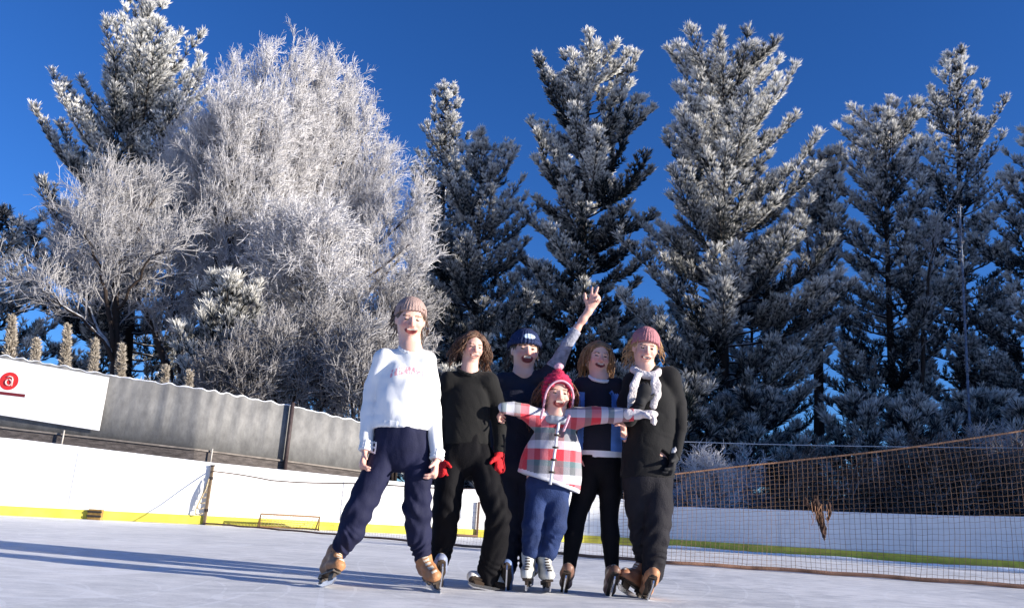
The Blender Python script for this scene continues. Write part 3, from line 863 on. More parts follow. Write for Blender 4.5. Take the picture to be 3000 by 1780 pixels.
# --- frosted broadleaf trees
def broadleaf(label, stems, env, seed, n2=20, n3=11, n4=7, n5=3, l3=0.95, l4=0.5, frost=0.85, group=None, name='frosted_tree', tr=0.016, upb=0.45, cat='tree', fat=1.0, u0=0.31):
    """stems: list of polylines (world); env: reach of side branches"""
    rng = np.random.default_rng(seed)
    base = stems[0][0]; t_ = thing(name, label, cat, (base[0], base[1], 0), group)
    mb = MB(); L1 = []
    for P in stems:
        P = np.array(P, float); n = len(P); s_ = np.linspace(0, 1, n); q = np.linspace(0, 1, 12)
        C = np.stack([np.interp(q, s_, P[:, i]) for i in range(3)], 1)
        for _ in range(2): C[1:-1] = (C[:-2] + 2 * C[1:-1] + C[2:]) / 4
        C[1:-1] += rng.normal(0, 0.05, (10, 3)); ln = np.linalg.norm(np.diff(C, axis=0), axis=1).sum()
        mb.tube(C, tr * ln * (1 - q) ** 0.8 + 0.015, 6); L1.append((C, ln))
    mb.build('trunk', M_BARK, t_)
    A, B, R, FR = [], [], [], []
    S2 = []
    for C, ln in L1:
        for j in range(max(4, int(n2 * ln / 10))):
            u_ = u0 + (1 - u0) * ((j + rng.random()) / max(4, int(n2 * ln / 10))) ; x = u_ * 11; i = min(10, int(x)); p = C[i] + (C[i + 1] - C[i]) * (x - i)
            tg = unit(C[i + 1] - C[i]); r = rng.normal(size=3); r = unit(r - tg * (r @ tg))
            d = unit(tg * 0.75 + r * 0.75 + np.array([0, 0, upb])); l_ = env * ln * (1.15 - u_) * rng.uniform(0.6, 1.15) + 0.7
            pts = [p]; dd = d.copy()
            for q_ in range(5):
                dd = unit(dd + rng.normal(0, 0.13, 3) + np.array([0, 0, upb * 0.22])); pts.append(pts[-1] + dd * l_ / 5)
            pts = np.array(pts); r_ = 0.008 + 0.011 * l_
            for q_ in range(5):
                A.append(pts[q_]); B.append(pts[q_ + 1]); R.append(r_ * (1 - q_ * .17)); FR.append(0.25 + 0.1 * q_)
            S2.append((pts, l_))
        S2.append((C[6:], ln * 0.45))
    A3, D3, L3 = [], [], []
    for pts, l_ in S2:
        m_ = max(4, int(n3 * (0.5 + l_ / 3.0))); n = len(pts) - 1
        for j in range(m_):
            x = (0.12 + 0.88 * (j + rng.random()) / m_) * n; i = min(n - 1, int(x)); p = pts[i] + (pts[i + 1] - pts[i]) * (x - i); tg = unit(pts[i + 1] - pts[i])
            A3.append(p); D3.append(tg); L3.append(l3 * rng.uniform(0.5, 1.2))
    A3, D3, L3 = np.array(A3), np.array(D3), np.array(L3)

    def side(D, k, sp, up_):
        r = rng.normal(size=D.shape); r -= (r * D).sum(1)[:, None] * D; r /= np.linalg.norm(r, axis=1)[:, None] + 1e-9
        d = D + r * sp + np.array([0, 0, up_]); return d / np.linalg.norm(d, axis=1)[:, None]
    D3 = side(D3, 1, 1.05, upb * .8); B3 = A3 + D3 * L3[:, None]
    segs = [sticks(np.array(A), np.array(B), np.array(R), np.array(R) * .83, np.array(FR), 4), sticks(A3, B3, 0.013, 0.008, 0.72 * frost + 0.0 * L3)]
    A4 = np.repeat(A3, n4, 0); u_ = rng.uniform(0.15, 1, len(A4)); A4 = A4 + np.repeat(B3 - A3, n4, 0) * u_[:, None]
    D4 = side(np.repeat(D3, n4, 0), 1, 0.9, upb * 0.5); L4 = l4 * rng.uniform(0.5, 1.2, len(A4)); B4 = A4 + D4 * L4[:, None]
    segs.append(sticks(A4, B4, 0.010 * fat, 0.007 * fat, frost + rng.normal(0, .12, len(A4))))
    A5 = np.repeat(A4, n5, 0); u_ = rng.uniform(0.2, 1, len(A5)); A5 = A5 + np.repeat(B4 - A4, n5, 0) * u_[:, None]
    D5 = side(np.repeat(D4, n5, 0), 1, 0.9, upb * 0.45); L5 = 0.22 * rng.uniform(0.5, 1.2, len(A5)); B5 = A5 + D5 * L5[:, None]
    segs.append(sticks(A5, B5, 0.0085 * fat, 0.005 * fat, frost + 0.1 + rng.normal(0, .10, len(A5))))
    V = np.concatenate([s_[0] for s_ in segs]); off = 0; Fs = []
    for s_ in segs: Fs.append(s_[1] + off); off += len(s_[0])
    obj('crown', V, [np.concatenate(Fs)], M_TWIG, t_, False, attr=np.clip(np.concatenate([s_[2] for s_ in segs]), 0, 1))
    return t_


def stem_px(Y, pts): return [atD(x, y, Y + dy) if y < 1199 else atD(x, 1215, Y + dy) * np.array([1, 1, 0]) for x, y, dy in pts]


YB = 27.0
rs = np.random.default_rng(44); stems = []
for i in range(40):
    th = math.radians(-68 + 150 * ((i * 0.618) % 1.0)); rho = 0.50 + 0.36 * math.sqrt((i * 0.7548 + .1) % 1.0); dz = 3.6 * math.sin(i * 2.4) * math.sqrt(max(0, 1 - rho * rho * .7))
    tx, ty = 705 + 405 * math.sin(th) * rho, 640 - 560 * math.cos(th) * rho
    fx = 560 + (tx - 560) * .16 + rs.normal(0, 8); mx_ = 560 + (tx - 560) * .62 + rs.normal(0, 14)
    stems.append(stem_px(YB, [(560, 1200, 0), (fx, 900, dz * .12), (mx_, 900 + (ty - 900) * .5, dz * .55), (tx, ty, dz)]))
for pts in ([(560, 1200, 0), (565, 900, 0), (600, 500, .5), (655, 135, .8)], [(560, 1200, 0), (565, 900, 0), (560, 500, -.5), (570, 185, -.8)], [(560, 1200, 0), (600, 880, 0), (720, 500, 1), (780, 190, 1.4)], [(560, 1200, 0), (680, 930, -1), (830, 840, -2), (960, 730, -2.5), (1030, 640, -2.5)], [(560, 1200, 0), (670, 900, .3), (830, 780, .8), (950, 680, 1.2), (1020, 560, 1.5)]): stems.append(stem_px(YB, pts))
broadleaf('huge white frosted bare tree with a domed crown of upright twigs', stems, 0.14, 5, n2=21, n3=8, n4=6, n5=2, upb=0.62, l3=0.62, l4=.34, fat=.68, tr=.0095, u0=.44)
stems = [stem_px(23.5, s_) for s_ in [
    [(272, 1200, 0), (276, 860, 0), (286, 650, 0), (300, 560, 0.3), (320, 490, .5)],
    [(276, 860, 0), (262, 720, -.4), (225, 620, -.8), (205, 520, -1)],
    [(286, 650, 0), (340, 560, .3), (385, 470, .5)], [(280, 760, 0), (350, 660, -.4), (420, 590, -.8)], [(290, 620, 0), (275, 540, -.3), (265, 480, -.5)],
    [(276, 880, 0), (240, 790, .5), (180, 700, 1), (140, 600, 1.2)], [(276, 880, 0), (220, 800, -.5), (140, 730, -1), (80, 680, -1.2)]]]
broadleaf('smaller frosted bare tree with a straight dark trunk at the left', stems, 0.20, 6, n2=26, n3=8, n4=6, n5=2, frost=0.62, tr=0.013, upb=0.4, fat=.65)
stems = [stem_px(24.5, s_) for s_ in [
    [(450, 1200, 0), (420, 880, 0), (360, 780, 0), (330, 690, 0.2), (320, 600, .4)],
    [(450, 1200, 0), (440, 860, .3), (420, 740, .5), (410, 600, .7)]]]
broadleaf('crooked dark-stemmed young tree leaning left before the huge frosted tree', stems, 0.20, 16, n2=16, n3=7, n4=5, n5=2, frost=0.5, tr=0.016, upb=0.2)
stems = [stem_px(24.0, s_) for s_ in [
    [(740, 1200, 0), (745, 900, 0), (740, 760, 0), (735, 640, 0), (740, 560, 0)],
    [(745, 900, 0), (790, 780, -.4), (800, 660, -.5), (790, 590, -.5)],
    [(745, 900, 0), (700, 800, .4), (680, 720, .5), (690, 640, .5)]]]
broadleaf('pale feathery frosted young tree right of the dark plumed pine bush', stems, 0.2, 9, n2=34, n3=11, n4=8, n5=3, frost=0.85, tr=0.009, upb=0.1)
# scrub behind the fence; frost kept low to paint in its shade
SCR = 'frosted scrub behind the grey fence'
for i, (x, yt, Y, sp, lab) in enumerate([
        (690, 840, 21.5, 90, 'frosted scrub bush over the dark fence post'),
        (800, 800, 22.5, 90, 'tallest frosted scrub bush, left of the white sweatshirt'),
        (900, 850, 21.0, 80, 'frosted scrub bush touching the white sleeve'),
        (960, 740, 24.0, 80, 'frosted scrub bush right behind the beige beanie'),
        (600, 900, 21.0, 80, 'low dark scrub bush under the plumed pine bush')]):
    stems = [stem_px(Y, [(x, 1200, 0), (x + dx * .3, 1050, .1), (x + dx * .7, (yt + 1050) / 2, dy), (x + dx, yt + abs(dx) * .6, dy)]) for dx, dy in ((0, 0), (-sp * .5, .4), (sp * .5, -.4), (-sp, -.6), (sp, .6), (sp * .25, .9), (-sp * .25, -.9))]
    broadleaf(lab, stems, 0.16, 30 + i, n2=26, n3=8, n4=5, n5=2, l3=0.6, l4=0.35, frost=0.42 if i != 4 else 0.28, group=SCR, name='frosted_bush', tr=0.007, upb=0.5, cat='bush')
# plumed pine bush in front of the big tree
pine_px('dark bushy young pine with white plumes under the huge frosted tree', 545, 560, 680, 22.5,
        [(680, 15), (730, 55), (800, 85), (870, 105), (950, 125), (1100, 130)], 81, frost=0.5, dens_=9, tuft=0.33, group=None, up=0.9, w=0.016)

# bare saplings by the small pine
for i, (xb, xt, yt, Y, lab) in enumerate([(1995, 1968, 455, 30.5, 'thin bare dark sapling leaning left beside the small sunlit pine'), (2240, 2290, 560, 29.0, 'thin bare dark sapling leaning right under the bushy pine')]):
    broadleaf(lab, [stem_px(Y, [(xb, 1200, 0), (xb - 3, 900, 0), ((xb * .3 + xt * .7), 650, 0), (xt, yt, 0)])], 0.07, 60 + i, n2=8, n3=3, n4=2, n5=2, frost=0.5, tr=0.007, name='bare_sapling', group='thin bare saplings')

# columnar frosted cedars above the fence
CED = [(25, 775, 20), (85, 832, 17), (160, 797, 15), (228, 832, 13), (293, 845, 14), (400, 897, 11), (458, 910, 10)]
LAB = ['broadest pale cedar spire over the white sign, nearest the left edge', 'short stumpy pale cedar spire over the red disc of the sign', 'pale cedar spire under the frosted pine bough, over the sign',
       'pale cedar spire just above the right corner of the sign', 'pinkish cedar spire at the foot of the straight dark trunk', 'small pale cedar tip in the middle of the grey fence top', 'smallest pale cedar tip, nearest the plumed pine bush']
for i, (x, yt, hw) in enumerate(CED):
    Y = 17.5; p = atD(x - 3, 1150, Y); p[2] = 0; tp = atD(x + 4, yt, Y); H = tp[2]; rr = hw * K * Y / F_PX * .84
    rng = np.random.default_rng(200 + i); t_ = thing('columnar_cedar', LAB[i], 'cedar', tuple(p), 'pale columnar cedars behind the fence')
    mb = MB(); mb.tube([p, p * .5 + tp * .5, tp - np.array([0, 0, .1])], [0.05, 0.035, 0.012], 6); mb.build('trunk', M_BARK, t_)
    n = 800; u_ = rng.uniform(0.25, 1, n) ** 0.8; r_ = rr * np.minimum(1, (1.02 - u_) * 2.2) ** 0.8 * rng.uniform(0.35, 1.05, n) * (1 + .2 * np.sin(u_ * 40 + i)); a = rng.uniform(0, 6.28, n)
    P = p + (tp - p) * u_[:, None] + np.stack([np.cos(a) * r_, np.sin(a) * r_, 0 * a], 1)
    A_ = np.stack([np.cos(a) * .55, np.sin(a) * .55, 0 * a + 1], 1); A_ /= np.linalg.norm(A_, axis=1)[:, None]
    V, Fq, f = tufts(P, A_, np.full(n, 0.11), rng.normal(0.6, .15, n), rng, 9, 0.009)
    obj('crown', V, Fq, M_SHRUB, t_, False, attr=f)

# snow-laden brush behind the shaded boards
for i, (x, yt, Y, sp, fr, lab) in enumerate([(1750, 1160, 19.5, 55, 0.95, 'bright snow-laden bush behind the orange net'), (1675, 1195, 19.0, 45, .05, 'dull brown bush behind the net beside the black coat'), (2440, 1105, 18.5, 70, .55, 'frosted bush behind the net at the right edge'), (2180, 1165, 18.5, 60, .05, 'dull brown brush behind the middle of the net'),
        (1860, 1190, 18.8, 55, .05, 'dark brown brush right of the bright snow-laden bush'), (1950, 1170, 18.5, 55, .05, 'dark brown brush left of the torn net flap'), (2070, 1175, 18.3, 60, .05, 'dark brown brush right of the torn net flap'), (2290, 1145, 18.0, 65, .05, 'dark brown brush left of the frosted pole'), (2370, 1140, 17.6, 60, .05, 'dark brown brush below the frosted pole'), (2510, 1150, 17.2, 60, .05, 'dark brown brush cut by the right edge')]):
    stems = [stem_px(Y, [(x, 1200, 0), (x + dx * .5, 1225, .1 * j), (x + dx, yt + 15 + abs(dx) * .4, .2 * j)]) for j, dx in enumerate((0, -sp * .4, sp * .4, -sp, sp, sp * .7, -sp * .7))]
    broadleaf(lab, stems, 0.25, 90 + i, n2=46, n3=8, n4=5, n5=3, l3=0.4, l4=0.25, frost=fr, group='brush behind the shaded boards', name='snowy_bush', tr=0.01, upb=0.25, cat='bush', fat=.8)

# banks of ploughed snow behind the shaded boards
for i, (x0, y0, L, H) in enumerate([(5.2, 21.6, 2.6, 1.1), (10.2, 20.6, 2.8, 1.3), (15.0, 20, 3.0, 1.2)]):
    V, F = [], []; nu, nv = 40, 20; rng = np.random.default_rng(i)
    ph = rng.uniform(0, 6, 6)
    for a in range(nu + 1):
        for b in range(nv + 1):
            u_, v_ = a / nu * 2 - 1, b / nv * 2 - 1; w_ = max(0, 1 - u_ * u_) ** .7 * max(0, 1 - v_ * v_) ** .6
            z = H * w_ * (1 + .25 * math.sin(u_ * 7 + ph[0]) * math.sin(v_ * 3 + ph[1]) + .15 * math.sin(u_ * 15 + ph[2] + v_ * 6)) - 0.05
            V.append((x0 + u_ * L, y0 + v_ * 1.1, z))
    for a in range(nu):
        for b in range(nv): i0 = a * (nv + 1) + b; F.append([i0, i0 + nv + 1, i0 + nv + 2, i0 + 1])
    o = obj('snow_bank', V, F, mat('dirty_snow', (0.45, 0.44, 0.46), 0.8, 0.25, 3.0, 0.8, 10), org=(x0, y0, 0)); tag(o, kind='structure')

# frosted pole
p = atD(2361, 1100, 24.0); z0 = p.copy(); z0[2] = 0; tp = atD(2343, 500, 24.0)
t_ = thing('frosted_pole', 'slim pale frosted pole standing between the pines on the right', 'pole', tuple(z0))
rng = np.random.default_rng(4); n = 60; s_ = np.linspace(0, 1, n)[:, None]
mb = MB(); mb.tube(z0 + (tp - z0) * s_, 0.032 + 0.01 * rng.random(n), 7); mb.build('pole', mat('pole_frost', (0.12, 0.16, 0.23), 0.8, 0.5, 6, 0.4, 20), t_)
P = z0 + (tp - z0) * rng.uniform(.05, 1, (260, 1)); A_ = rng.normal(size=(260, 3)); A_ /= np.linalg.norm(A_, axis=1)[:, None]
V, Fq, f = tufts(P + A_ * .03, A_, np.full(260, .09), rng.uniform(.1, .6, 260), rng, 5, .012); obj('rime', V, Fq, M_TWIG, t_, False, attr=f)

# unseen pine copies added beyond the frame, sized to shade the lower trees
big = next(o for o in bpy.data.objects if o.type == 'EMPTY' and o.get('label', '').startswith('widest and fullest'))
for i, (x, y, s_) in enumerate(EDGE):
    c = big.copy(); COL.objects.link(c); c.location = (x, y, 0); c.scale = (s_ * 1.25, s_ * 1.25, s_); c.rotation_euler = (0, 0, i * 1.7)
    c['label'] = 'added frosted pine outside the picture, there to cast shade'; c['group'] = 'added shade pines outside the picture'
    for ch in big.children:
        d = ch.copy(); COL.objects.link(d); d.parent = c


# ================================================================== PEOPLE
def skin_mat(name, col, blush):
    m = bpy.data.materials.new(name); m.use_nodes = True
    n, l = m.node_tree.nodes, m.node_tree.links; b = n['Principled BSDF']
    b.inputs['Roughness'].default_value = 0.5; b.inputs['Specular IOR Level'].default_value = 0.35
    b.inputs['Subsurface Weight'].default_value = 0.2; b.inputs['Subsurface Radius'].default_value = (0.02, 0.008, 0.004)
    a = n.new('ShaderNodeAttribute'); a.attribute_name = 'frost'
    mx = n.new('ShaderNodeMix'); mx.data_type = 'RGBA'; mx.inputs[6].default_value = tuple(col) + (1,); mx.inputs[7].default_value = tuple(blush) + (1,)
    l.new(a.outputs['Fac'], mx.inputs[0]); l.new(mx.outputs[2], b.inputs['Base Color'])
    return m


M_SKIN = skin_mat('skin', (0.71, 0.45, 0.355), (0.66, 0.26, 0.21))
M_LIP = mat('lips', (0.44, 0.16, 0.13), 0.4, 0.05); M_MOUTH = mat('mouth_inside', (0.13, 0.02, 0.02), 0.5, 0.05)
M_TEETH = mat('teeth', (0.50, 0.44, 0.38), 0.4, 0.03); M_EYE = mat('eye_dark', (0.02, 0.014, 0.012), 0.15, 0.05); M_SCL = mat('eye_white', (0.38, 0.32, 0.29), 0.3, 0.03)
M_BROW = mat('eyebrow', (0.16, 0.085, 0.05), 0.8)
FACE_M = [M_SKIN, M_LIP, M_MOUTH, M_TEETH, M_EYE, M_SCL, M_BROW]
M_BLADE = mat('skate_blade', (0.6, 0.6, 0.62), 0.25, 0.05); M_BLADE.node_tree.nodes['Principled BSDF'].inputs['Metallic'].default_value = 0.9
M_SOLE = mat('skate_sole', (0.05, 0.035, 0.025), 0.5); M_LACE = mat('skate_lace', (0.65, 0.58, 0.46), 0.8)


class Head:
    def __init__(s, top, chin, Y, yaw=0.0, nod=0.0, roll_fix=0.0):
        s.t = at(top[0], top[1], Y); s.c = at(chin[0], chin[1], Y); s.h = np.linalg.norm(s.t - s.c)
        U = unit(s.t - s.c); s.o = (s.t + s.c) / 2
        F = np.array([math.sin(yaw), -math.cos(yaw), nod]); F = unit(np.array([math.sin(yaw), -math.cos(yaw), 0])); F = unit(F - U * (F @ U)); R = np.cross(U, F)
        nod = nod - 0.17; F, U = F * math.cos(nod) + U * math.sin(nod), U * math.cos(nod) - F * math.sin(nod)
        s.R, s.Fw, s.U = R, F, U; s.M = np.array([R, F, U])

    def p(s, x, f, z): return s.o + (s.R * x + s.Fw * f + s.U * z) * s.h

    def local(s, P): return ((P - s.o) @ s.M.T) / s.h


def head_field(B, H, mouth):
    h = H.h; M = H.M
    e = lambda c, r, k=0.03, op='u': B.ell(H.p(*c), np.array(r) * h, M, k * h * 4, op)
    e((0, -.08, .10), (.335, .41, .40)); e((0, .07, -.14), (.275, .30, .345), .04)
    e((0, .225, -.40), (.11, .11, .085), .02)
    for s in (-1, 1): e((s * .155, .235, -.13), (.115, .11, .105), .02)
    B.cone(H.p(-.15, .315, .10), H.p(.15, .315, .10), .045 * h, .045 * h, .03 * h)
    for s in (-1, 1): e((s * .135, .405, .015), (.075, .07, .048), .012, 's')
    for s in (-1, 1): e((s * .135, .305, .012), (.062, .055, .045), .004)
    B.cone(H.p(0, .37, .05), H.p(0, .465, -.115), .028 * h, .052 * h, .03 * h)
    for s in (-1, 1): e((s * .048, .40, -.125), (.04, .045, .035), .006)
    e((0, .34, -.26), (.15, .075, .09), .015)
    op = mouth
    if op > 0: e((0, .425, -.265), (.125, .06, .030 + .055 * op), .008, 's')
    for s in (-1, 1): e((s * .335, -.03, -.02), (.035, .085, .115), .01)


def head_paint(V, Q, H, mouth, brow_col=None):
    c = H.local(V[Q].mean(1)); x, f, z = c.T; ax = np.abs(x)
    mi = np.zeros(len(Q), np.int32); fr = f > 0.15
    cen = -.265 + .9 * x * x
    half = .020 + .056 * mouth
    mw = .012 * mouth; em = (x / (.155 + mw)) ** 2 + ((z - cen) / (half + .014)) ** 2; im = (x / (.135 + mw)) ** 2 + ((z - cen) / half) ** 2
    mi[fr & (em < 1)] = 1
    mi[fr & (im < 1)] = 2
    mi[fr & (im < 1) & (z > cen + half * (0.35 if mouth > .6 else -.3)) & (ax < .095)] = 3
    ey = ((ax - .135) / .062) ** 2 + ((z - .010) / .019) ** 2
    mi[fr & (ey < 1)] = 5; mi[fr & (ey < 1) & ((np.abs(ax - .135) < .046) | (z > .014))] = 4
    mi[fr & (np.abs(z - .105 + .35 * (ax - .13) ** 2 * 4) < .013) & (ax > .06) & (ax < .225)] = 6
    lv = H.local(V); bl = np.zeros(len(V)); fv = lv[:, 1] > .1
    for s in (-1, 1): bl += np.exp(-(((lv[:, 0] - s * .17) / .10) ** 2 + ((lv[:, 2] + .12) / .09) ** 2))
    bl += 0.9 * np.exp(-((lv[:, 0] / .06) ** 2 + ((lv[:, 2] + .11) / .07) ** 2)) + .35 * np.exp(-((lv[:, 0] / .15) ** 2 + ((lv[:, 2] + .4) / .08) ** 2))
    bl = np.clip(bl * fv * 0.75 + 0.10, 0, 1); bl[np.linalg.norm(lv, axis=1) > 1.0] = 0.35
    return mi, bl


def hand(B, w, d, n, ts, curl=0.5, sc=1.0, spread=0.06, fat=1.0, curls=None, k=0.006):
    """w wrist, d pointing direction, n palm normal (fingers curl towards it), ts thumb side"""
    d = unit(d); ts = unit(ts - d * (ts @ d)); n = unit(n - d * (n @ d) - ts * (n @ ts))
    B.cone(w - d * .02 * sc, w + d * .085 * sc, .025 * sc * fat, .038 * sc * fat, 0.012, (n, 0.55))
    L = [.070, .078, .072, .056]
    for i in range(4):
        b = w + d * (.088 - .004 * abs(i - 1.3)) * sc + ts * (.027 - .018 * i) * sc
        cu = curl if curls is None else curls[i]
        a0 = cu * 0.9; di = unit(d + ts * spread * (1.5 - i) * 2)
        p = b - di * .01 * sc; r = .0095 * sc * fat * (0.9 if i == 3 else 1)
        for s_, (fr_, am) in enumerate(((.42, .6), (.33, 1.5), (.25, 2.2))):
            ang = a0 * am; dd = di * math.cos(ang) + n * math.sin(ang)
            q = p + dd * L[i] * fr_ * sc * 1.08
            B.cone(p, q, r, r * .92, k); p = q; r *= .92
    b = w + d * .025 * sc + ts * .022 * sc; dd = unit(d * .62 + ts * .75 + n * .25); q = b + dd * .045 * sc
    B.cone(b, q, .013 * sc * fat, .011 * sc * fat, k * 1.6); dd2 = unit(dd + d * .5 + n * curl * .7); B.cone(q, q + dd2 * .034 * sc, .011 * sc * fat, .008 * sc * fat, k)


def wear(P, name, B, mats, h=0.006, label=None, paint=None, smooth=True):
    V, Q = B.mesh(h)
    mi = None
    if paint is not None: mi = paint(V, Q)
    o = obj(name, V, [Q], mats, P, smooth, mi=mi)
    if label: o['label'] = label
    return o


def px2m(r, Y): return r * Y / F_PX


def loft(pts, Y0):
    """[(x, y, r_px, dY)] in photograph pixels -> points and radii"""
    P = [at(x, y, Y0 + dy) for x, y, r, dy in pts]; R = [px2m(r, Y0 + dy) for x, y, r, dy in pts]
    return P, R


FW0 = np.array([0, -1.0, 0.0])


def skate(P, ankle, G, fdir, mt, top_r=0.056, sc=1.0, lace=M_LACE, figure=True):
    """boot, blade, holder under one part"""
    f = unit(np.array([fdir[0], fdir[1], 0])); G = np.array([G[0], G[1], 0.0]); u = unit(ankle - G - f * 0.0); sd_ = unit(np.cross(f, u)); f2 = unit(np.cross(u, sd_)) ; f2 = np.cross(u, sd_); f2 = f2 if f2 @ f > 0 else -f2
    S = G + u * 0.078 * sc
    B = Field()
    heel = S - f2 * .075 * sc + u * .045 * sc; toe = S + f2 * .125 * sc + u * .034 * sc; inst = S + f2 * .035 * sc + u * .075 * sc
    top = ankle - f2 * 0.02 + u * 0.02
    B.cone(top, heel + u * .02, top_r * sc, .047 * sc, .02, (sd_, 0.9))
    B.cone(heel, S + f2 * .05 * sc + u * .04 * sc, .046 * sc, .046 * sc, .02, (sd_, 0.82))
    B.cone(S + f2 * .05 * sc + u * .04 * sc, toe, .048 * sc, .040 * sc, .02, (sd_, 1.0))
    B.cone(top + f2 * .02 * sc, inst, .044 * sc, .040 * sc, .03, (sd_, 0.85))
    B.cut(S - u * 0.008, -u); B.cut(top + u * .03 * sc, u)
    B.wrinkle(lambda P_: 0.0022 * np.sin((P_ @ u) * 120) * np.exp(-(((P_ - inst) @ u) / .07) ** 2))

    def paint(V, Q):
        c = V[Q].mean(1) - S; mi = np.zeros(len(Q), np.int32); z = c @ u; x = c @ f2; y = c @ sd_
        mi[z < 0.006 * sc] = 1
        front = (x > .015 * sc + (0.10 * sc - z) * 0.55) & (np.abs(y) < .017 * sc) & (z > .055 * sc)
        mi[front & (np.sin(z * 330 / sc) > -0.2)] = 2
        return mi
    b = wear(P, 'skate', B, [mt, M_SOLE, lace], 0.0055, paint=paint)
    mb = MB()
    th = 0.0045
    prof = [(-.135, .0), (.135, .0), (.158, .018), (.165, .034), (-.13, .032), (-.14, .02)]
    V = [G + f2 * a * sc + u * (c + .001) + sd_ * th * s for s in (-1, 1) for a, c in prof]; n = len(prof)
    mb.add(V, [list(range(n))[::-1], list(range(n, 2 * n))] + [[i, (i + 1) % n, n + (i + 1) % n, n + i] for i in range(n)])
    bl = mb.build('blade', M_BLADE, b, False)
    mb = MB()
    for a, w_ in ((-.08, .05), (.085, .065)):
        mb.box(G + f2 * a * sc + u * .05, (w_ * sc, .016, .045), (f2, sd_, u), taper=1.25)
    mb.box(S - u * .004 + f2 * 0.02 * sc, (.235 * sc, .05 * sc, .012), (f2, sd_, u)); mb.box(S - u * .014 - f2 * 0.075 * sc, (.06 * sc, .046 * sc, .02), (f2, sd_, u))
    mb.build('blade_holder', M_SOLE, b, False)
    return b


def hair(P, H, n, length, curl, spread, cols, seed, back=True, front_cut=0.12, rad=0.0045, drop=1.0, cap=True, zmin=-.1, name='hair'):
    """locks that leave the scalp, follow the skull and fall"""
    rng = np.random.default_rng(seed); h = H.h; mt = mat('hair_%d' % seed, cols, 0.55, 0.45, 25, 0.3, 90, spec=0.4)
    if cap:
        B = Field(); B.ell(H.p(0, -.10, .12), np.array([.375, .43, .415]) * h, H.M, .02)
        B.ell(H.p(0, -.22, -.12), np.array([.33, .27, .33]) * h, H.M, .05)
        B.ell(H.p(0, .42, -.12), np.array([.32, .34, .40]) * h, H.M, .03, 's')
        B.wrinkle(folds(seed, 0.004, 0.035))
        V1, Q1 = B.mesh(0.006); capd = (V1, Q1)
    mb = MB()
    for i in range(n):
        a = rng.uniform(-math.pi, math.pi); z0 = rng.uniform(zmin, .46)
        fx, ff = math.sin(a), -math.cos(a)
        if ff > front_cut and z0 < .33: continue
        rr = math.sqrt(max(.02, 1 - ((z0 - .10) / .41) ** 2))
        p = np.array([fx * .345 * rr, -.08 + ff * .41 * rr, z0]); out = unit(np.array([fx, ff * .8, .1]))
        if ff > 0: out = unit(np.array([np.sign(fx) * 1.0 if abs(fx) > .05 else rng.choice([-1, 1]), .15, .1]))
        L = length * rng.uniform(.75, 1.1); m = 9; pts = []; q = p.copy(); d = unit(out * (0.9 if z0 > .2 else .5) + np.array([0, 0, -.4])); ph = rng.uniform(0, 6.3); ph2 = rng.uniform(0, 6.3)
        for j in range(m):
            t = j / (m - 1); wv = curl * math.sin(t * 9 + ph) * t; wv2 = curl * math.cos(t * 9 + ph2) * t
            c = q + np.array([wv, wv2, 0])
            e = np.array([c[0] / .365, (c[1] + .08) / .425, (c[2] - .10) / .425]); nr = np.linalg.norm(e)
            if nr < 1.0: c = np.array([e[0] / nr * .365, e[1] / nr * .425 - .08, e[2] / nr * .425 + .10])
            if c[1] > .17 and c[2] < .30 and abs(c[0]) < .30: c[0] = math.copysign(.30, c[0] if abs(c[0]) > .01 else fx)
            pts.append(H.p(*c)); q = q + d * L / (m - 1)
            d = unit(d * .62 + np.array([fx * spread * .5, ff * spread * .3 if ff < 0 else 0, -drop]) * .4)
        mb.tube(np.array(pts), np.linspace(rad, rad * .35, m) * rng.uniform(.7, 1.3), 4)
    o = mb.build(name, mt, P)
    if cap: obj('hair_cap', capd[0], [capd[1]], mt, o)
    return o


def beanie(P, H, mt, brim_z=.16, tilt=.10, puff=1.06, label=None, patch=None, cuff=True, back=0.0, slouch=0.0):
    h = H.h; B = Field(); mats = [mt]
    B.ell(H.p(0, -.08 - back, .13 + slouch * .3), np.array([.365 * puff, .44 * puff, .42 * puff + slouch]) * h, H.M, .02)
    up = unit(H.U - H.Fw * tilt)
    B.cut(H.p(0, .33, brim_z), -up)
    ph = lambda Pq: 0.0022 * np.sin(np.arctan2(*(H.local(Pq)[:, :2] + np.array([0, .08])).T) * 36)
    B.wrinkle(ph); B.wrinkle(folds(7, 0.003, 0.07))
    pf = None
    if patch is not None:
        mats.append(patch)

        def pf(V, Q):
            c = H.local(V[Q].mean(1)); mi = np.zeros(len(Q), np.int32)
            mi[(c[:, 1] > .1) & (((c[:, 0] - .02) / .16) ** 2 + ((c[:, 2] - .34) / .075) ** 2 < 1)] = 1; return mi
    o = wear(P, 'beanie', B, mats, 0.005, label, pf)
    if cuff:
        B = Field(); n = 28; c0 = H.p(0, -.08 - back, brim_z + .045 - .41 * tilt)
        rs, rf = .372 * puff * h, .445 * puff * h; r2 = unit(np.cross(up, H.R))
        ring = [c0 + H.R * math.cos(a) * rs + r2 * math.sin(a) * rf for a in np.linspace(0, 2 * math.pi, n + 1)]
        B.chain(ring, [.030 * h * 1.0] * (n + 1), .004, (up, 2.2)); B.wrinkle(ph)
        wear(P, 'cuff', B, [mt], 0.005) if False else obj('cuff', *[(v if i == 0 else [v]) for i, v in enumerate(B.mesh(0.005))], mt, o)
    return o


def band(V, Q, p, d, lo, hi):
    z = (V[Q].mean(1) - p) @ d; return (z > lo) & (z < hi)


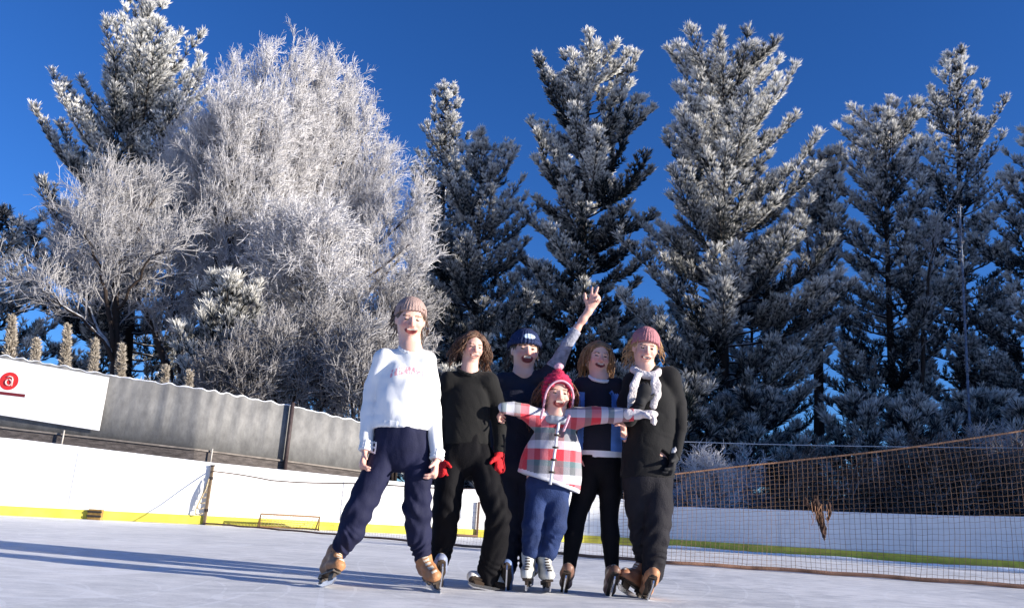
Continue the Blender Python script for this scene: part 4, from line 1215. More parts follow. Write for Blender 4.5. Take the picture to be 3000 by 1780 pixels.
def person(label, ground, head, torso, arms, legs, Y, mouth=.4, hands=(), neck=None, shrink=.74, tflat=.62, brow=None, feet=True):
    """body only: one continuous skin"""
    P = thing('person', label, 'person', tuple(ground), None)
    B = Field(); H = head
    head_field(B, H, mouth)
    nk = at(neck[0], neck[1], Y + neck[2]); B.cone(H.p(0, -.08, -.22), nk, .26 * H.h, .27 * H.h, .02)
    T, TR = loft(torso, Y); TR = [r * shrink for r in TR]
    B.cone(nk, T[0], .26 * H.h, TR[0] * .8, .03)
    B.chain(T, TR, .03, (FW0, tflat))
    for a in arms:
        A, R = loft(a, Y); R = [max(.024, r * .66) for r in R]; B.chain(A, R, .03); B.cone(T[0], A[0], TR[0] * .6, R[0], .03)
    for a in legs:
        A, R = loft(a, Y); R = [max(.032, r * .66) for r in R]; B.chain(A, R, .03); B.cone(T[-1], A[0], TR[-1] * .7, R[0], .03)
    for kw in hands: hand(B, **kw)
    V, Q = B.mesh(0.0046); mi, bl = head_paint(V, Q, H, mouth)
    obj('body', V, [Q], FACE_M if brow is None else FACE_M[:6] + [brow], P, True, mi=mi, attr=bl)
    return P


def garment(P, name, torso, arms, Y, mt, tflat=.66, hem=None, neck=None, amp=.006, wl=.10, seed=1, collar=None, collar_mat=None, paint=None, mats=None, k=.035, h=0.0062, cuffs=(), extra=None, label=None):
    B = Field(); T, TR = loft(torso, Y); B.chain(T, TR, k, (FW0, tflat))
    if hem is not None:
        p = at(hem[0][0], hem[0][1], Y); q = at(hem[1][0], hem[1][1], Y); d = unit(q - p); nn = np.cross(d, FW0); nn = nn if nn[2] < 0 else -nn
        B.cut(p, nn, 0.004)
    for a in arms:
        A, R = loft(a, Y); R = [R[0]] + [r * .88 for r in R[1:]]; B.cone(A[0], A[1], R[0], R[1], .022); B.chain(A[1:], R[1:], .007); B.cone(T[0], A[0], TR[0] * .62, R[0], .03)
    if extra: extra(B)
    ax_ = unit(np.array([.35 if seed % 2 else -.35, 0, 1]))
    B.wrinkle(folds(seed, amp * .75, wl, ax_, 2.2)); B.wrinkle(folds(seed + 50, amp * .3, wl * .5, ax_, 1.5))
    for c, d in cuffs: B.trim(c, d)
    o = wear(P, name, B, mats or [mt], h, label, paint)
    if collar is not None:
        H, nkp, r = collar; c = at(nkp[0], nkp[1], Y + nkp[2]); B = Field(); n = 20
        ax = unit(H.U - H.Fw * -.35); r1 = H.R; r2 = unit(np.cross(ax, r1))
        ring = [c + r1 * math.cos(a) * r + r2 * math.sin(a) * r * .92 for a in np.linspace(0, 2 * math.pi, n + 1)]
        B.chain(ring, [.012] * (n + 1), .004); V, Q = B.mesh(0.005); obj('collar', V, [Q], collar_mat or mt, o)
    return o


def trousers(P, legs, waist, Y, mt, seed, amp=.007, wl=.09, tflat=.72, name='trousers', paint=None, mats=None, top=None, k=.012):
    B = Field(); W_, WR = loft(waist, Y); B.chain(W_, WR, .03, (FW0, tflat))
    for a in legs:
        A, R = loft(a, Y); B.chain(A, R, k); B.cone(W_[-1], A[0], WR[-1] * .6, R[0], .03)
    if top is not None: B.cut(at(top[0], top[1], Y), (0, 0, 1))
    for li, a in enumerate(legs):                 # bunched cloth at knee and ankle, drag lines from the crotch
        A, R = loft(a, Y); kn, an = A[len(A) // 2], A[-1]; dl = unit(an - kn); rg = np.random.default_rng(seed * 3 + li); ph = rg.uniform(0, 6, 4)

        def bunch(P_, kn=kn, an=an, dl=dl, ph=ph, rk=R[len(A) // 2]):
            q = P_ - an; z = q @ dl; x = P_[:, 0] - an[0]
            m = (np.linalg.norm(q - np.outer(z, dl), axis=1) < .16)
            e = amp * .45 * np.sin(z * 95 + 9 * np.sin(x * 14 + ph[0]) + ph[1] + 3 * np.sin(z * 31 + ph[2])) * (.6 + .4 * np.sin(x * 40 + z * 17 + ph[3])) * np.exp(-((z + .05) / .10) ** 2)
            k_ = P_ - kn; zk = k_ @ dl; xk = k_[:, 0]
            e = e + amp * .36 * np.sin(zk * 62 + xk * 45 * math.copysign(1, ph[2] - 3) + 2.2 * np.sin(xk * 25 + ph[3])) * np.exp(-(zk / .13) ** 2) * (np.linalg.norm(k_, axis=1) < .3)
            return e * m
        B.wrinkle(bunch)
    B.wrinkle(folds(seed, amp * .45, wl, (0.15, 0, 1), 4.0)); B.wrinkle(folds(seed + 9, amp * .22, wl * .8, (.4, 0, 1), 2.0))
    return wear(P, name, B, mats or [mt], 0.0065, paint=paint)


def gnd(x, y, Y): p = at(x, y, Y); return np.array([p[0], p[1], 0.0])


def glove(P, mt, kw, fat=1.25, cuff=None, label=None, cuff_mat=None):
    B = Field(); hand(B, fat=fat, **kw)
    w, d = kw['w'], unit(kw['d']); B.cone(w - d * .055, w + d * .01, .036, .034, .01)
    o = wear(P, 'glove', B, [mt], 0.005, label)
    if cuff:
        B = Field(); B.cone(w - d * .075, w - d * .04, .042, .042, .008); B.wrinkle(folds(3, .006, .03)); V, Q = B.mesh(.006); obj('cuff', V, [Q], cuff_mat or mt, o)
    return o


X1, Z1 = np.array([1.0, 0, 0]), np.array([0, 0, 1.0])

# ------------------------------------------------ 1: man in the white sweatshirt
def print_mat(name, base, pink, box):
    """cloth with a faded, unreadable arched print across the chest; box = centre x, z, half width, half height in object metres"""
    m = mat(name, base, 0.85, 0.05, 6, 0.10, 150)
    n, l = m.node_tree.nodes, m.node_tree.links; b = n['Principled BSDF']; src_ = b.inputs['Base Color'].links[0].from_socket
    tc = n.new('ShaderNodeTexCoord'); sp = n.new('ShaderNodeSeparateXYZ'); l.new(tc.outputs['Object'], sp.inputs[0])

    def mth(op, a, b_):
        k = n.new('ShaderNodeMath'); k.operation = op
        for i, v in enumerate((a, b_)):
            if v is None: continue
            if isinstance(v, (int, float)): k.inputs[i].default_value = v
            else: l.new(v, k.inputs[i])
        return k.outputs[0]
    x = mth('SUBTRACT', sp.outputs[0], box[0]); z = mth('SUBTRACT', sp.outputs[2], box[1])
    z = mth('ADD', z, mth('MULTIPLY', mth('MULTIPLY', x, x), 2.2))
    inx = mth('LESS_THAN', mth('ABSOLUTE', x, None), box[2]); inz = mth('LESS_THAN', mth('ABSOLUTE', z, None), box[3])
    fr = mth('LESS_THAN', sp.outputs[1], -0.02)
    mp = n.new('ShaderNodeMapping'); mp.inputs['Scale'].default_value = (1.0, 0.0, 0.45); l.new(tc.outputs['Object'], mp.inputs[0])
    v = n.new('ShaderNodeTexNoise'); v.inputs['Scale'].default_value = 75; v.inputs['Detail'].default_value = 1; l.new(mp.outputs[0], v.inputs[0])
    on = mth('GREATER_THAN', v.outputs[0], 0.50)
    k = mth('MULTIPLY', mth('MULTIPLY', mth('MULTIPLY', inx, inz), fr), mth('MULTIPLY', on, 0.75))
    mx = n.new('ShaderNodeMix'); mx.data_type = 'RGBA'; mx.inputs[7].default_value = tuple(pink) + (1,)
    l.new(k, mx.inputs[0]); l.new(src_, mx.inputs[6]); l.new(mx.outputs[2], b.inputs['Base Color'])
    return m


Y = 5.0
H1 = Head((1207, 879), (1197, 996), Y, yaw=0.26, nod=-.05)
g1 = gnd(1110, 1725, Y)
t1 = [(1201, 1048, 38, 0), (1191, 1122, 72, 0), (1184, 1180, 80, 0), (1180, 1240, 80, 0)]
a1l = [(1128, 1050, 29, 0), (1092, 1130, 27, .02), (1079, 1210, 25, .0), (1072, 1318, 18, -.05)]
a1r = [(1246, 1058, 28, 0), (1265, 1130, 26, .02), (1273, 1220, 24, .0), (1279, 1345, 17, -.06)]
l1l = [(1140, 1305, 46, 0), (1098, 1395, 46, -.02), (1052, 1490, 45, -.06), (1028, 1555, 42, -.04), (994, 1612, 27, 0)]
l1r = [(1222, 1305, 42, 0), (1226, 1395, 44, 0), (1223, 1490, 43, 0), (1226, 1570, 38, .04), (1238, 1630, 26, .06)]
hL = dict(w=at(1071, 1318, Y - .05), d=at(1064, 1352, Y - .07) - at(1071, 1318, Y - .05), n=X1 * .8 + np.array([0, .5, 0]), ts=FW0, curl=.75)
hR = dict(w=at(1279, 1343, Y - .06), d=at(1274, 1380, Y - .08) - at(1279, 1343, Y - .06), n=-X1 * .8 + np.array([0, .5, 0]), ts=FW0, curl=.75)
P1 = person('tall smiling person in white sweatshirt, navy track trousers, beige beanie and tan skates', g1, H1, t1 + [(1180, 1270, 76, 0)], [a1l, a1r], [l1l, l1r], Y, mouth=.75, hands=(hL, hR), neck=(1203, 1032, 0))
M_W = mat('white_sweatshirt', (0.78, 0.78, 0.78), 0.85, 0.05, 6, 0.10, 150)
cw = at(1204, 1092, Y) - g1
M_W2 = print_mat('white_sweatshirt_print', (0.80, 0.80, 0.80), (0.68, 0.20, 0.25), (cw[0], cw[2], 0.115, 0.024))
garment(P1, 'sweatshirt', t1 + [(1180, 1262, 83, 0)], [a1l, a1r], Y, M_W2, hem=((1097, 1255), (1264, 1251)), seed=4, amp=.022, wl=.17, collar=(H1, (1203, 1022, -.01), .068), tflat=.68,
        cuffs=((hL['w'] + unit(hL['d']) * .005, hL['d']), (hR['w'] + unit(hR['d']) * .005, hR['d'])))
B = Field(); n = 26; c = at(1180, 1247, Y)
hb = [c + X1 * math.cos(a) * px2m(82, Y) + FW0 * math.sin(a) * px2m(82, Y) * .68 for a in np.linspace(0, 2 * math.pi, n + 1)]
B.chain(hb, [.012] * (n + 1), .004, (Z1, 1.9)); wear(P1, 'waistband', B, [M_W], .006)
for a_, hh in ((a1l, hL), (a1r, hR)):
    B = Field(); w_ = hh['w'] + unit(hh['d']) * -.004; d_ = unit(hh['d']); e1 = unit(np.cross(d_, FW0)); e2 = np.cross(d_, e1)
    for q_ in (0, -.022, -.044): B.chain([w_ + d_ * q_ + (e1 * math.cos(t) + e2 * math.sin(t)) * .034 for t in np.linspace(0, 2 * math.pi, 13)], [.0105] * 13, .006)
    B.wrinkle(lambda P_: .0015 * np.sin(np.arctan2((P_ - w_) @ e1, (P_ - w_) @ e2) * 22)); wear(P1, 'cuff', B, [M_W], .005)
M_NAVY = mat('navy_trousers', (0.0135, 0.015, 0.040), 0.75, 0.2, 8, 0.15, 120, spec=0.15)
lg = gnd(0, 0, 1)


def mono(V, Q):
    c = V[Q].mean(1); mi = np.zeros(len(Q), np.int32); o_ = at(1100, 1312, Y)
    x, z = c[:, 0] - o_[0], c[:, 2] - o_[2] + .25 * (c[:, 0] - o_[0]); f = c[:, 1] < Y
    mi[f & (np.abs(x) < .016) & (np.abs(z) < .036) & ~((np.abs(x) < .006) & (np.abs(np.abs(z) - .016) < .010))] = 1
    return mi


trousers(P1, [[(x, y, r * .88, d) for x, y, r, d in l] for l in (l1l, l1r)], [(1180, 1262, 80, 0), (1180, 1300, 80, 0)], Y, M_NAVY, 11, amp=.018, wl=.085, paint=mono, mats=[M_NAVY, M_W], top=(1180, 1254))
M_TAN = mat('tan_boot', (0.40, 0.19, 0.085), 0.5, 0.22, 14, 0.2, 60)
skate(P1, at(985, 1622, Y), gnd(948, 1722, 4.93) + 0, (0.45, -0.9), M_TAN, top_r=.058)
skate(P1, at(1246, 1648, Y + .06), groundD(1272 / K, 1729 / K), (0.35, -0.94), M_TAN, top_r=.058)
M_BEIGE = mat('beige_beanie', (0.36, 0.25, 0.22), 0.9, 0.15, 30, 0.5, 120)
hair(P1, H1, 110, .48, .03, .08, (0.10, 0.06, 0.04), 21, zmin=-.3, cap=True)
beanie(P1, H1, M_BEIGE, brim_z=.23, tilt=.42, puff=1.07, cuff=False)

# ------------------------------------------------ 2: curly-haired woman in black with red mitts
Y = 5.4
H2 = Head((1391, 972), (1380, 1060), Y, yaw=0.32, nod=-.03)
g2_ = gnd(1360, 1718, Y)
t2 = [(1374, 1110, 36, 0), (1370, 1175, 60, 0), (1366, 1230, 60, 0), (1366, 1300, 64, 0)]
a2l = [(1316, 1116, 27, 0), (1300, 1180, 27, .03), (1294, 1250, 24, .02), (1294, 1338, 17, -.05)]
a2r = [(1430, 1118, 27, 0), (1455, 1180, 27, .03), (1464, 1250, 24, .02), (1463, 1325, 17, -.05)]
l2l = [(1330, 1340, 44, 0), (1315, 1420, 46, -.03), (1308, 1490, 43, -.05), (1300, 1570, 38, 0), (1288, 1640, 30, .02)]
l2r = [(1405, 1340, 44, 0), (1432, 1420, 43, -.08), (1460, 1510, 38, -.16), (1450, 1600, 40, -.05), (1428, 1690, 36, 0)]
hL = dict(w=at(1293, 1345, Y - .05), d=at(1294, 1380, Y - .08) - at(1293, 1345, Y - .05), n=X1 * .6 + np.array([0, .8, 0]), ts=FW0 + X1 * .6, curl=.5)
hR = dict(w=at(1463, 1330, Y - .05), d=at(1465, 1366, Y - .08) - at(1463, 1330, Y - .05), n=-X1 * .6 + np.array([0, .8, 0]), ts=FW0 - X1 * .6, curl=.6)
P2 = person('person with curly brown hair in black jumper and black trousers wearing red gloves', g2_, H2, t2, [a2l, a2r], [l2l, l2r], Y, mouth=.22, hands=(hL, hR), neck=(1374, 1092, 0))
M_BLK = mat('charcoal_jumper', (0.006, 0.0057, 0.0057), 0.9, 0.2, 8, 0.15, 140, sheen=.05)
garment(P2, 'jumper', t2 + [(1366, 1318, 66, 0)], [a2l, a2r], Y, M_BLK, seed=8, amp=.008, wl=.12, hem=((1290, 1302), (1443, 1302)), collar=(H2, (1374, 1086, -.01), .074), cuffs=((hL['w'], hL['d']), (hR['w'], hR['d'])))
M_BLT = mat('black_trousers', (0.006, 0.0056, 0.0068), 0.8, 0.2, 8, 0.15, 120, spec=.12)
trousers(P2, [[(x, y, r * .9, d) for x, y, r, d in l] for l in (l2l, l2r)], [(1366, 1300, 64, 0), (1366, 1335, 68, 0)], Y, M_BLT, 17, amp=.013, wl=.07)
M_REDG = mat('red_glove', (0.55, 0.015, 0.02), 0.8, 0.15, 30, 0.4, 120)
glove(P2, M_REDG, hL); glove(P2, M_REDG, hR)
M_GREY = mat('grey_blue_boot', (0.20, 0.23, 0.33), 0.5, 0.15); M_WHB = mat('white_boot', (0.68, 0.66, 0.62), 0.45, 0.12, 10)
skate(P2, at(1283, 1650, Y + .05), groundD(1290 / K, 1721 / K), (0.2, -1), M_GREY)
skate(P2, at(1432, 1690, Y + .02), groundD(1440 / K, 1729 / K), (-0.85, -0.5), M_WHB, sc=.92)
hair(P2, H2, 380, .80, .08, .26, (0.12, 0.062, 0.036), 22, rad=.006, drop=.8, front_cut=.2)

# ------------------------------------------------ 3: laughing person with the raised arm
Y = 5.75
H3 = Head((1541, 974), (1535, 1082), Y, yaw=0.19, nod=.12)
g3 = gnd(1520, 1712, Y)
t3 = [(1532, 1112, 36, 0), (1524, 1190, 66, 0), (1515, 1240, 70, 0), (1512, 1320, 68, 0)]
a3l = [(1474, 1120, 28, 0), (1448, 1190, 27, .03), (1446, 1270, 23, 0), (1452, 1340, 17, -.05)]
a3r = [(1590, 1112, 28, 0), (1634, 1062, 25, -.02), (1662, 1006, 21, -.05), (1690, 962, 19, -.05)]
fore = [(1690, 962, 15, -.05), (1708, 935, 14, -.06), (1725, 910, 10.5, -.07)]
l3l = [(1480, 1360, 42, 0), (1490, 1480, 40, 0), (1488, 1580, 34, 0), (1484, 1660, 28, 0)]
l3r = [(1545, 1360, 42, 0), (1550, 1480, 40, 0), (1552, 1580, 34, 0), (1552, 1660, 28, 0)]
w3 = at(1726, 908, Y - .07)
hU = dict(w=w3, d=at(1745, 872, Y - .07) - w3, n=FW0 + np.array([.2, 0, -.1]), ts=-X1, curl=.3, spread=.12, curls=(.02, .12, 1.5, 1.55), sc=1.12)
hD = dict(w=at(1452, 1345, Y - .05), d=np.array([0, 0, -1.0]), n=X1, ts=FW0, curl=.6)
P3 = person('laughing person in navy beanie and dark jacket raising one bare hand high', g3, H3, t3, [a3l, a3r[:3] + fore], [l3l, l3r], Y, mouth=1.25, hands=(hU, hD), neck=(1533, 1100, 0))
M_NVJ = mat('dark_navy_jacket', (0.014, 0.016, 0.032), 0.7, 0.2, 8, 0.2, 90); M_GSL = mat('grey_sleeve', (0.25, 0.26, 0.32), 0.8, 0.35, 30, 0.4, 60)
sh3 = at(1610, 1090, Y)


def slp(V, Q):
    c = V[Q].mean(1); mi = np.zeros(len(Q), np.int32); mi[((c - sh3) @ unit(at(1690, 962, Y) - sh3)) > .03] = 1; return mi


garment(P3, 'jacket', t3 + [(1512, 1350, 70, 0)], [a3l, a3r], Y, M_NVJ, mats=[M_NVJ, M_GSL], paint=slp, seed=13, amp=.008, wl=.10, hem=((1440, 1345), (1590, 1345)), collar=(H3, (1533, 1096, 0), .068), cuffs=((at(1687, 966, Y - .05), unit(at(1725, 910, Y) - at(1690, 962, Y))), (hD['w'], hD['d'])))
trousers(P3, [l3l, l3r], [(1512, 1330, 64, 0), (1512, 1360, 68, 0)], Y, mat('navy_black_trousers', (0.012, 0.014, 0.03), 0.6, 0.2), 27)
M_BLB = mat('blue_boot', (0.16, 0.23, 0.42), 0.5, 0.15)
skate(P3, at(1483, 1668, Y - .05), groundD(1482 / K, 1730 / K) * np.array([1, 1, 1]), (0.0, -1), M_BLB)
skate(P3, at(1552, 1668, Y), gnd(1552, 1712, Y - .02), (0.1, -1), M_BLB)
M_NVB = mat('navy_beanie', (0.016, 0.028, 0.085), 0.9, 0.2, 30, 0.5, 120); M_PATCH = mat('beanie_patch', (0.45, 0.55, 0.68), 0.7, 0.3, 60)
beanie(P3, H3, M_NVB, brim_z=.15, tilt=.10, puff=1.17, patch=M_PATCH)
hair(P3, H3, 70, .5, .02, .1, (0.05, 0.03, 0.02), 23, zmin=-.25, cap=True)

# ------------------------------------------------ 4: child in the plaid coat, arms spread
Y = 5.42


def plaid_mat(name, o_):
    m = bpy.data.materials.new(name); m.use_nodes = True
    n, l = m.node_tree.nodes, m.node_tree.links; b = n['Principled BSDF']; b.inputs['Roughness'].default_value = 0.9; b.inputs['Sheen Weight'].default_value = 0.2
    tc = n.new('ShaderNodeTexCoord'); sp = n.new('ShaderNodeSeparateXYZ'); l.new(tc.outputs['Object'], sp.inputs[0])

    def ramp(sock, off, per, stops):
        a = n.new('ShaderNodeMath'); a.operation = 'ADD'; a.inputs[1].default_value = off; l.new(sock, a.inputs[0])
        d = n.new('ShaderNodeMath'); d.operation = 'DIVIDE'; d.inputs[1].default_value = per; l.new(a.outputs[0], d.inputs[0])
        f = n.new('ShaderNodeMath'); f.operation = 'FRACT'; l.new(d.outputs[0], f.inputs[0])
        r = n.new('ShaderNodeValToRGB'); r.color_ramp.interpolation = 'CONSTANT'
        while len(r.color_ramp.elements) < len(stops): r.color_ramp.elements.new(0.5)
        for e, (p_, c_) in zip(r.color_ramp.elements, stops): e.position = p_; e.color = tuple(c_) + (1,)
        l.new(f.outputs[0], r.inputs[0]); return r.outputs[0]
    red, wht, gry, tea = (0.56, 0.02, 0.04), (0.52, 0.52, 0.58), (0.15, 0.145, 0.155), (0.085, 0.14, 0.15)
    A = ramp(sp.outputs[2], o_[1], 0.217, [(0, gry), (.17, tea), (.34, red), (.68, wht), (.94, gry)])
    C = ramp(sp.outputs[0], o_[0], 0.235, [(0, wht), (.22, gry), (.40, red), (.66, wht), (.84, tea), (.84, tea)])
    mx = n.new('ShaderNodeMix'); mx.data_type = 'RGBA'; xs = n.new('ShaderNodeMath'); xs.operation = 'SUBTRACT'; xs.inputs[1].default_value = o_[2]; l.new(sp.outputs[0], xs.inputs[0])
    xa = n.new('ShaderNodeMath'); xa.operation = 'ABSOLUTE'; l.new(xs.outputs[0], xa.inputs[0])
    xg = n.new('ShaderNodeMath'); xg.operation = 'GREATER_THAN'; xg.inputs[1].default_value = 0.185; l.new(xa.outputs[0], xg.inputs[0])
    xf = n.new('ShaderNodeMath'); xf.operation = 'MULTIPLY_ADD'; xf.inputs[1].default_value = 0.52; xf.inputs[2].default_value = 0.24; l.new(xg.outputs[0], xf.inputs[0]); l.new(xf.outputs[0], mx.inputs[0])
    l.new(A, mx.inputs[6]); l.new(C, mx.inputs[7])
    l.new(mx.outputs[2], b.inputs['Base Color'])
    z = n.new('ShaderNodeTexNoise'); z.inputs['Scale'].default_value = 150; l.new(tc.outputs['Object'], z.inputs[0])
    bp = n.new('ShaderNodeBump'); bp.inputs['Strength'].default_value = 0.35; bp.inputs['Distance'].default_value = 0.01; l.new(z.outputs[0], bp.inputs['Height']); l.new(bp.outputs[0], b.inputs['Normal'])
    return m


H4 = Head((1635, 1098), (1629, 1208), Y, yaw=0.16, nod=.05)
g4 = gnd(1575, 1726, Y)
t4 = [(1629, 1234, 34, 0), (1626, 1308, 68, 0), (1616, 1350, 80, 0), (1608, 1400, 86, 0)]
a4l = [(1578, 1228, 29, 0), (1540, 1206, 27, -.05), (1505, 1198, 25, -.10), (1476, 1198, 22, -.12)]
a4r = [(1684, 1224, 30, 0), (1740, 1216, 29, -.06), (1790, 1216, 26, -.12), (1862, 1214, 20, -.20)]
l4l = [(1580, 1420, 38, 0), (1572, 1480, 37, 0), (1563, 1540, 35, -.02), (1556, 1610, 29, 0)]
l4r = [(1632, 1430, 38, 0), (1632, 1480, 36, 0), (1628, 1540, 33, -.03), (1604, 1615, 29, 0)]
wl, wr = at(1478, 1198, Y - .12), at(1866, 1213, Y - .20)
hL = dict(w=wl, d=-X1 * .4 + np.array([0, .8, -.5]), n=np.array([0, 0, -1.0]), ts=FW0, curl=.9, sc=.8)
hR = dict(w=wr, d=X1 + np.array([0, -.1, .05]), n=np.array([0, .4, -1.0]), ts=FW0, curl=.95, sc=1.0)
P4 = person('child in red grey plaid coat, pink ear-flap hat and jeans with both arms stretched out', g4, H4, t4, [a4l, a4r], [l4l, l4r], Y, mouth=1.15, hands=(hL, hR), neck=(1629, 1216, 0))
za = at(1740, 1214, Y - .08)[2]; M_PLD = plaid_mat('plaid_wool', (0.03, .80 * .217 - za + 4 * .217 * 3, at(1628, 1260, Y)[0] - g4[0]))
M_LIN = mat('coat_lining', (0.66, 0.66, 0.70), 0.9, 0.1)
hp, hq_ = at(1518, 1381, Y), at(1700, 1446, Y); hd = unit(hq_ - hp); hn = np.cross(hd, FW0); hn = hn if hn[2] < 0 else -hn


def lin(V, Q):
    c = V[Q].mean(1); mi = np.zeros(len(Q), np.int32); e = (c - hp) @ hn; mi[(e > -.022)] = 1; return mi


cop = garment(P4, 'coat', t4 + [(1600, 1450, 90, 0)], [a4l, a4r], Y, M_PLD, mats=[M_PLD, M_LIN], paint=lin, seed=31, amp=.006, wl=.11, hem=((1518, 1381), (1700, 1446)), cuffs=((wl, hL['d']), (wr - X1 * .02, hR['d'])))
# front placket with toggles, and a hood rolled at the neck
mb = MB(); pl = [at(1637 - i * 5, 1238 + i * 36, Y - .175 - .012 * i) for i in range(6)]
obj_pl = MB(); obj_pl.tube(pl, .010, 6); obj_pl.build('placket', M_LIN, cop)
for i in range(1, 5):
    mb = MB(); c = pl[i] - np.array([0, .012, 0]); mb.tube([c - X1 * .020, c + X1 * .020], .007, 6); mb.build('toggle', M_SOLE, cop)
B = Field(); c = at(1630, 1222, Y + .03); ring = [c + X1 * math.cos(a) * .10 + FW0 * math.sin(a) * .10 + Z1 * (-.03 * math.sin(a)) for a in np.linspace(0, 2 * math.pi, 17)]
B.chain(ring, [.026] * 17, .01); B.wrinkle(folds(5, .006, .05)); V, Q = B.mesh(.006); obj('hood', V, [Q], mat('grey_hood', (0.30, 0.33, 0.38), .9, .2, 20), cop)
M_JEAN = mat('blue_jeans', (0.014, 0.030, 0.10), 0.8, 0.35, 9, 0.3, 120)
trousers(P4, [[(x, y, r * .92, d) for x, y, r, d in l] for l in (l4l, l4r)], [(1608, 1390, 58, 0), (1606, 1420, 62, 0)], Y, M_JEAN, 37, amp=.006, wl=.08, name='jeans')
M_SILV = mat('silver_white_boot', (0.52, 0.52, 0.48), 0.4, 0.3, 9)
skate(P4, at(1548, 1635, Y), gnd(1546, 1722, Y - .02), (-0.12, -1), M_SILV, sc=.92, lace=M_SOLE)
skate(P4, at(1598, 1638, Y), gnd(1602, 1724, Y - .02), (0.12, -1), M_SILV, sc=.92, lace=M_SOLE)
M_MIT = mat('white_mitten', (0.66, 0.60, 0.60), 0.9, 0.15, 20, .4, 90)
glove(P4, M_MIT, hR, fat=1.35)
hair(P4, H4, 170, 1.0, .05, .25, (0.14, 0.06, 0.03), 24, zmin=-.35, cap=True)
# ear-flap hat
M_PINK = mat('pink_hat', (0.46, 0.022, 0.07), 0.9, 0.5, 22, 0.6, 70); M_PINKL = mat('pale_pink_trim', (0.62, 0.36, 0.44), 0.9, 0.2, 40)
h = H4.h; B = Field(); B.ell(H4.p(0, -.06, .16), np.array([.41, .47, .44]) * h, H4.M, .02); B.ell(H4.p(0, -.08, .60), np.array([.10, .10, .12]) * h, H4.M, .03)
for s in (-1, 1): B.cone(H4.p(s * .36, 0, .10), H4.p(s * .36, .10, -.38), .13 * h, .07 * h, .02, (H4.R, .45))
B.ell(H4.p(0, .50, -.16), np.array([.345, .50, .46]) * h, H4.M, .02, 's'); B.ell(H4.p(0, -.05, -.10), np.array([.33, .40, .45]) * h, H4.M, .01, 's')
B.cut(H4.p(0, 0, -.50), -H4.U)
B.wrinkle(lambda P_: .003 * np.sin(H4.local(P_)[:, 2] * 60))
hatp = wear(P4, 'ear_flap_hat', B, [M_PINK], .005)
mb = MB(); arc = [H4.p(math.sin(a) * .375, .30 + .10 * math.cos(a), -.14 + .47 * math.cos(a)) if abs(a) < 1.6 else H4.p(math.copysign(.375, a), .30 - .13 * (abs(a) - 1.6), -.16 - .3 * (abs(a) - 1.6)) for a in np.linspace(-2.3, 2.3, 40)]
mb.tube(np.array(arc), .0075, 6); mb.build('trim', M_PINKL, hatp)
for s, e in ((-1, (1585, 1225)), (1, (1651, 1262))):
    st = H4.p(s * .37, .14, -.40); en = at(e[0], e[1], Y - .20); md = (st + en) / 2 + np.array([0, -.05, -.01]); mb = MB()
    for k in range(3):
        tt = np.linspace(0, 1, 16)[:, None]; C_ = (1 - tt) ** 2 * st + 2 * tt * (1 - tt) * md + tt ** 2 * en
        C_ = C_ + np.stack([.006 * np.cos(tt[:, 0] * 30 + k * 2.1), .006 * np.sin(tt[:, 0] * 30 + k * 2.1), 0 * tt[:, 0]], 1); mb.tube(C_, .0055, 5)
    mb.build('braid', M_PINKL, hatp)
B = Field(); c = H4.p(0, -.08, .72); B.ell(c, (.028, .028, .024)); B.wrinkle(folds(9, .01, .02)); V, Q = B.mesh(.004); obj('pompom', V, [Q], M_PINKL, hatp)

# ------------------------------------------------ 5: girl in the dark hoodie with blue sides
Y = 5.62
H5 = Head((1758, 1000), (1749, 1093), Y, yaw=0.12, nod=.06)
g5 = gnd(1745, 1728, Y)
t5 = [(1756, 1128, 31, 0), (1757, 1196, 58, 0), (1758, 1250, 60, 0), (1762, 1320, 57, 0)]
a5l = [(1708, 1132, 25, 0), (1692, 1190, 25, .03), (1690, 1260, 21, .02), (1700, 1330, 16, 0)]
a5r = [(1808, 1134, 25, 0), (1832, 1185, 25, -.02), (1838, 1240, 21, -.10), (1829, 1275, 16, -.20)]
l5l = [(1732, 1365, 36, 0), (1712, 1440, 34, -.03), (1690, 1510, 26, -.06), (1680, 1570, 26, -.08), (1667, 1665, 18, -.10)]
l5r = [(1788, 1365, 36, 0), (1788, 1440, 33, -.03), (1784, 1510, 25, -.06), (1788, 1570, 26, -.08), (1793, 1665, 18, -.10)]
w5 = at(1829, 1276, Y - .20)
hR = dict(w=w5, d=at(1826, 1248, Y - .24) - w5, n=-X1, ts=FW0, curl=.9, sc=1.0)
hL = dict(w=at(1700, 1332, Y), d=np.array([0, 0, -1.0]), n=X1, ts=FW0, curl=.5)
P5 = person('person with loose blond-brown hair in navy pullover with light blue sides, brown skates', g5, H5, t5, [a5l, a5r], [l5l, l5r], Y, mouth=.7, hands=(hL, hR), neck=(1755, 1110, 0))
M_DNV = mat('midnight_pullover', (0.012, 0.013, 0.024), 0.85, 0.2, 8, 0.15, 120); M_LBL = mat('light_blue_panel', (0.10, 0.22, 0.55), 0.8, 0.2); M_WHT = mat('white_tee', (0.72, 0.72, 0.74), 0.9, 0.06)
hz = at(1760, 1332, Y)[2]; cb = at(1789, 1155, Y)


